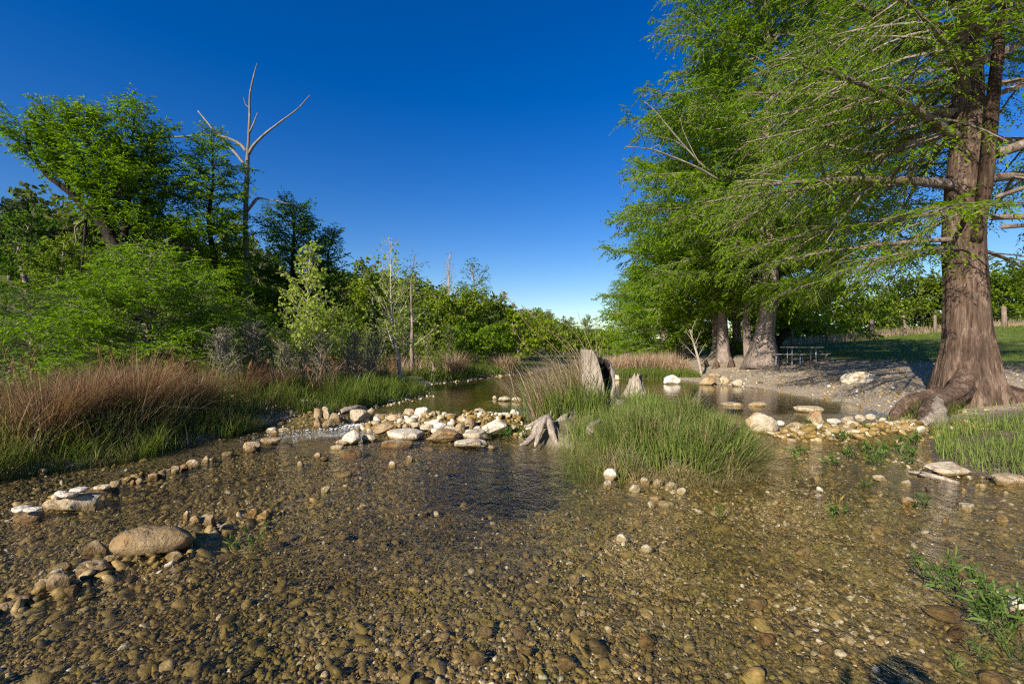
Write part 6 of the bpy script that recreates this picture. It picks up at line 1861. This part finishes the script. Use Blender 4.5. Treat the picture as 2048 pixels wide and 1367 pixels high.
# cypress knees under the right bank trunks
for k, (px, py, Yd, h_, lb) in enumerate([(1408, 745, 23.5, .55, 'pointed cypress knee left of the crooked trunk'), (1432, 748, 22.8, .4, 'short cypress knee in front of the crooked trunk'), (1462, 750, 22.2, .5, 'cypress knee close left of the tallest trunk')]):
    x = (px - CX) / F * Yd
    b = Buf()
    tube(b, spline(np.array([(0, 0, -.2), (.02, 0, h_ * .5), (.0, .02, h_)]), 12), np.interp(np.linspace(0, 1, 12), [0, .5, 1], [.22, .12, .03]), 12, lambda t_, s__, p_: 1 + .2 * np.cos(4 * t_), .5, True, 70 + k, .2)
    o = b.obj('cypress_knee', M['bark'], None, True, None, (x, Yd, float(hgt(x, Yd))))
    tag(o, lb, 'tree root')


# picnic table
def box(b, c, s, rz=0.0, tint=.5):
    c = np.array(c, float)
    x, y, z = np.array(s, float) / 2
    e = min(x, y, z) * .25
    V, Qs = [], []
    pts = [(-x, -y), (x, -y), (x, y), (-x, y)]
    for zz, ins in ((-z, e), (-z + e, 0), (z - e, 0), (z, e)):
        V += [(px - math.copysign(ins, px), py - math.copysign(ins, py), zz) for px, py in pts]
    for r_ in range(3):
        for j in range(4):
            Qs.append((r_ * 4 + j, r_ * 4 + (j + 1) % 4, r_ * 4 + 4 + (j + 1) % 4, r_ * 4 + 4 + j))
    Qs += [(3, 2, 1, 0), (12, 13, 14, 15)]
    b.add(rotz(np.array(V), rz) + c, np.array(Qs), None, tint)


tx, ty = (1603 - CX) / F * 20.6, 20.6
tz = float(hgt(tx, ty))
tt = thing('picnic_table', 'grey picnic table on pipe legs with two attached benches under the cypresses', 'table', (tx, ty, tz), None, -.12)
b = Buf()
for k in range(5):
    box(b, (0, -.31 + .155 * k, .755), (1.5, .148, .04), 0, .5)
b.obj('tabletop', M['plank'], tt)
for s, off in ((-1, -.62), (1, .62)):
    b = Buf()
    box(b, (s * .30 + (.55 if s > 0 else -.55), off, .45), (1.3, .26, .04))
    b.obj('bench_seat', M['plank'], tt)
    for q in (-.5, .5):
        b = Buf()
        xx = s * .30 + (.55 if s > 0 else -.55) + q
        tube(b, [(xx, off, -.05), (xx, off, .43)], .024, 8)
        b.obj('bench_leg', M['pipe'], tt, True)
for q in (-.5, .5):
    for s in (-.22, .22):
        b = Buf()
        tube(b, [(q, s, -.05), (q, s, .735)], .026, 8)
        b.obj('leg', M['pipe'], tt, True)
    b = Buf()
    tube(b, [(q * 1.5, -.62, .425), (q * 1.5, .62, .425)], .02, 8)
    b.obj('crossbar', M['pipe'], tt, True)

# fence across the meadow
fpos = [(1583, 28.6, .075, 1.15), (1655, 29.0, .07, 1.2), (1702, 30.6, .05, 1.1), (1745, 29.2, .115, 1.25), (1811, 29.4, .10, 1.3), (1870, 29.5, .09, 1.2), (1935, 29.6, .09, 1.2), (2010, 28.0, .13, 1.3), (2062, 29.4, .10, 1.25)]
fx0 = (1583 - CX) / F * 28.6
fo = np.array([fx0, 28.6, float(hgt(fx0, 28.6))])
ft = thing('wire_fence', 'wire fence with rough wooden posts along the far side of the meadow', 'fence', fo)
tops = []
for k, (px, Yd, r_, h_) in enumerate(fpos):
    x = (px - CX) / F * Yd
    z = float(hgt(x, Yd))
    b = Buf()
    ln = rb.normal(0, .05, 2)
    tube(b, np.array([(x, Yd, z - .3), (x + ln[0] * .5, Yd + ln[1] * .5, z + h_ * .5), (x + ln[0], Yd + ln[1], z + h_)]) - fo, [r_ * 1.05, r_, r_ * .92], 10, None, .45 + .1 * (k % 3), True, k, .15)
    b.obj('post', M['post'], ft, True)
    tops.append((x, Yd, z))
for hw in (.35, .7, 1.02):
    b = Buf()
    tube(b, np.array([(p[0], p[1], p[2] + hw) for p in tops]) - fo, .009, 5)
    b.obj('wire', M['wire'], ft)

# white water: spill through the dam
b = Buf()
rf = np.random.default_rng(8)
V0, Fc = ico(1)
for cx, cy, sx, sy, n, ang in [(-3.05, 9.15, .36, .14, 420, .35), (-3.3, 8.75, .5, .16, 160, .3), (-3.9, 8.35, .6, .24, 70, .3), (-2.6, 8.4, .35, .08, 30, .2)]:
    u, v = rf.normal(0, sx, n) * .6, rf.normal(0, sy, n) * .6
    x = cx + u * math.cos(ang) - v * math.sin(ang)
    y = cy + u * math.sin(ang) + v * math.cos(ang)
    r_ = np.clip(rf.lognormal(math.log(.004), .45, n), .002, .010)
    for k in range(n):
        b.add(V0 * np.array([3.4, 1.3, .5]) * r_[k] + np.array([x[k], y[k], .004]), None, Fc)
tag(b.obj('white_water', M['foam'], None, True), kind='stuff')

# the photographer, standing behind the lens: the shadow at the bottom right is cast by this person


def skin_body(name, chains, mat, parent, sub=2):
    """one continuous skinned body: chains of (x,y,z,r), first point of a chain may reuse (chain, index)"""
    bm = bmesh.new()
    ly = bm.verts.layers.skin.verify()
    allv = []
    for ch in chains:
        prev, row = None, []
        for p in ch:
            if len(p) == 2:
                v = allv[p[0]][p[1]]
            else:
                v = bm.verts.new(p[:3])
                v[ly].radius = (p[3], p[3] if len(p) < 5 else p[4])
            if prev is not None:
                bm.edges.new((prev, v))
            prev = v
            row.append(v)
        allv.append(row)
    bm.verts.ensure_lookup_table()
    allv[0][0][ly].use_root = True
    me = bpy.data.meshes.new(name)
    bm.to_mesh(me)
    bm.free()
    o = link(name, me, parent)
    o.modifiers.new('skin', 'SKIN').use_smooth_shade = True
    m = o.modifiers.new('sub', 'SUBSURF')
    m.levels = m.render_levels = sub
    me.materials.append(mat)
    dg = bpy.context.evaluated_depsgraph_get()
    me2 = bpy.data.meshes.new_from_object(o.evaluated_get(dg))
    me2.name = name
    o.modifiers.clear()
    o.data = me2
    me2.materials.clear()
    me2.materials.append(mat)
    for p in me2.polygons:
        p.use_smooth = True
    return o


pz = -.10
pt = thing('person', 'photographer in dark clothes standing behind the viewpoint, only the shadow shows', 'person', (0, -.38, pz))
ch = [[(0, 0, .95, .15, .12), (0, 0, 1.10, .145, .11), (0, .0, 1.28, .16, .12), (0, -.01, 1.42, .15, .10), (0, 0, 1.52, .065), (0, .02, 1.60, .075), (0, .02, 1.69, .098, .105), (0, .01, 1.77, .075)]]
for s in (-1, 1):
    ch.append([(0, 0), (s * .10, 0, .88, .10), (s * .11, .02, .50, .065), (s * .115, -.01, .12, .045), (s * .12, .10, .05, .042), (s * .125, .17, .04, .03)])
    ch.append([(0, 3), (s * .19, 0, 1.42, .062), (s * .27, .06, 1.20, .046), (s * .17, .22, 1.44, .036), (s * .12, .26, 1.53, .028), (s * .09, .28, 1.58, .03)])
    for q in range(4):
        ch.append([(len(ch) - 1 if q == 0 else len(ch) - 1 - q, 5), (s * (.085 - .010 * q), .300, 1.585 + .016 * (1.5 - q), .009), (s * (.060 - .008 * q), .312, 1.60 + .016 * (1.5 - q), .008), (s * .04, .305, 1.605 + .014 * (1.5 - q), .007)])
    ch.append([(len(ch) - 5, 4), (s * .10, .275, 1.535, .011), (s * .075, .29, 1.54, .009)])
skin_body('body', ch, M['shirt'], pt)
b = Buf()
V0, Fc = ico(3)
hv = V0 * np.array([.115, .125, .10]) + np.array([0, .0, 1.76])
b.add(hv, None, Fc)
b.obj('hair', M['hair'], pt, True)

# ------------------------------------------------------------------ light, sky, camera
LDIR = nrm(np.array([.595, .804, -.527]))                          # direction the sunlight travels
el = math.asin(-LDIR[2])
sd = bpy.data.lights.new('sun', 'SUN')
sd.energy = 4.6
sd.angle = math.radians(.5)
sd.color = (1.0, .91, .76)
so = link('sun', sd)
so.rotation_euler = __import__('mathutils').Vector([float(c) for c in LDIR]).to_track_quat('-Z', 'Y').to_euler()
w = bpy.data.worlds.new('World')
scene.world = w
w.use_nodes = True
nt = w.node_tree
nt.nodes.clear()
sky = nt.nodes.new('ShaderNodeTexSky')
sky.sky_type = 'NISHITA'
sky.sun_disc = False
sky.sun_elevation = el
sky.sun_rotation = math.radians(180 + math.degrees(math.atan2(.595, .804)))
sky.altitude = 0
sky.air_density = 1.15
sky.dust_density = .15
sky.ozone_density = 4.0
hs = nt.nodes.new('ShaderNodeHueSaturation')
hs.inputs['Saturation'].default_value = 1.41
hs.inputs['Hue'].default_value = .519
hs.inputs['Value'].default_value = .74
bg = nt.nodes.new('ShaderNodeBackground')
bg.inputs['Strength'].default_value = .10
wo = nt.nodes.new('ShaderNodeOutputWorld')
nt.links.new(sky.outputs[0], hs.inputs['Color'])
nt.links.new(hs.outputs[0], bg.inputs['Color'])
nt.links.new(bg.outputs[0], wo.inputs['Surface'])

cam = bpy.data.cameras.new('camera')
cam.sensor_width = 36
cam.lens = F / 2048 * 36
cam.shift_y = (HZ - 683.5) / 2048
cam.clip_start = .05
cam.clip_end = 6000
co = link('camera', cam, None, (0, 0, EYE))
co.rotation_euler = (math.radians(90), 0, 0)
scene.camera = co
scene.view_settings.view_transform = 'Standard'
scene.view_settings.look = 'None'
scene.view_settings.exposure = .85
scene.view_settings.gamma = 1
scene.cycles.use_denoising = False
scene.cycles.filter_width = 1.2
scene.cycles.max_bounces = 7
scene.cycles.diffuse_bounces = 3
scene.cycles.glossy_bounces = 3
scene.cycles.transmission_bounces = 4
scene.cycles.transparent_max_bounces = 8
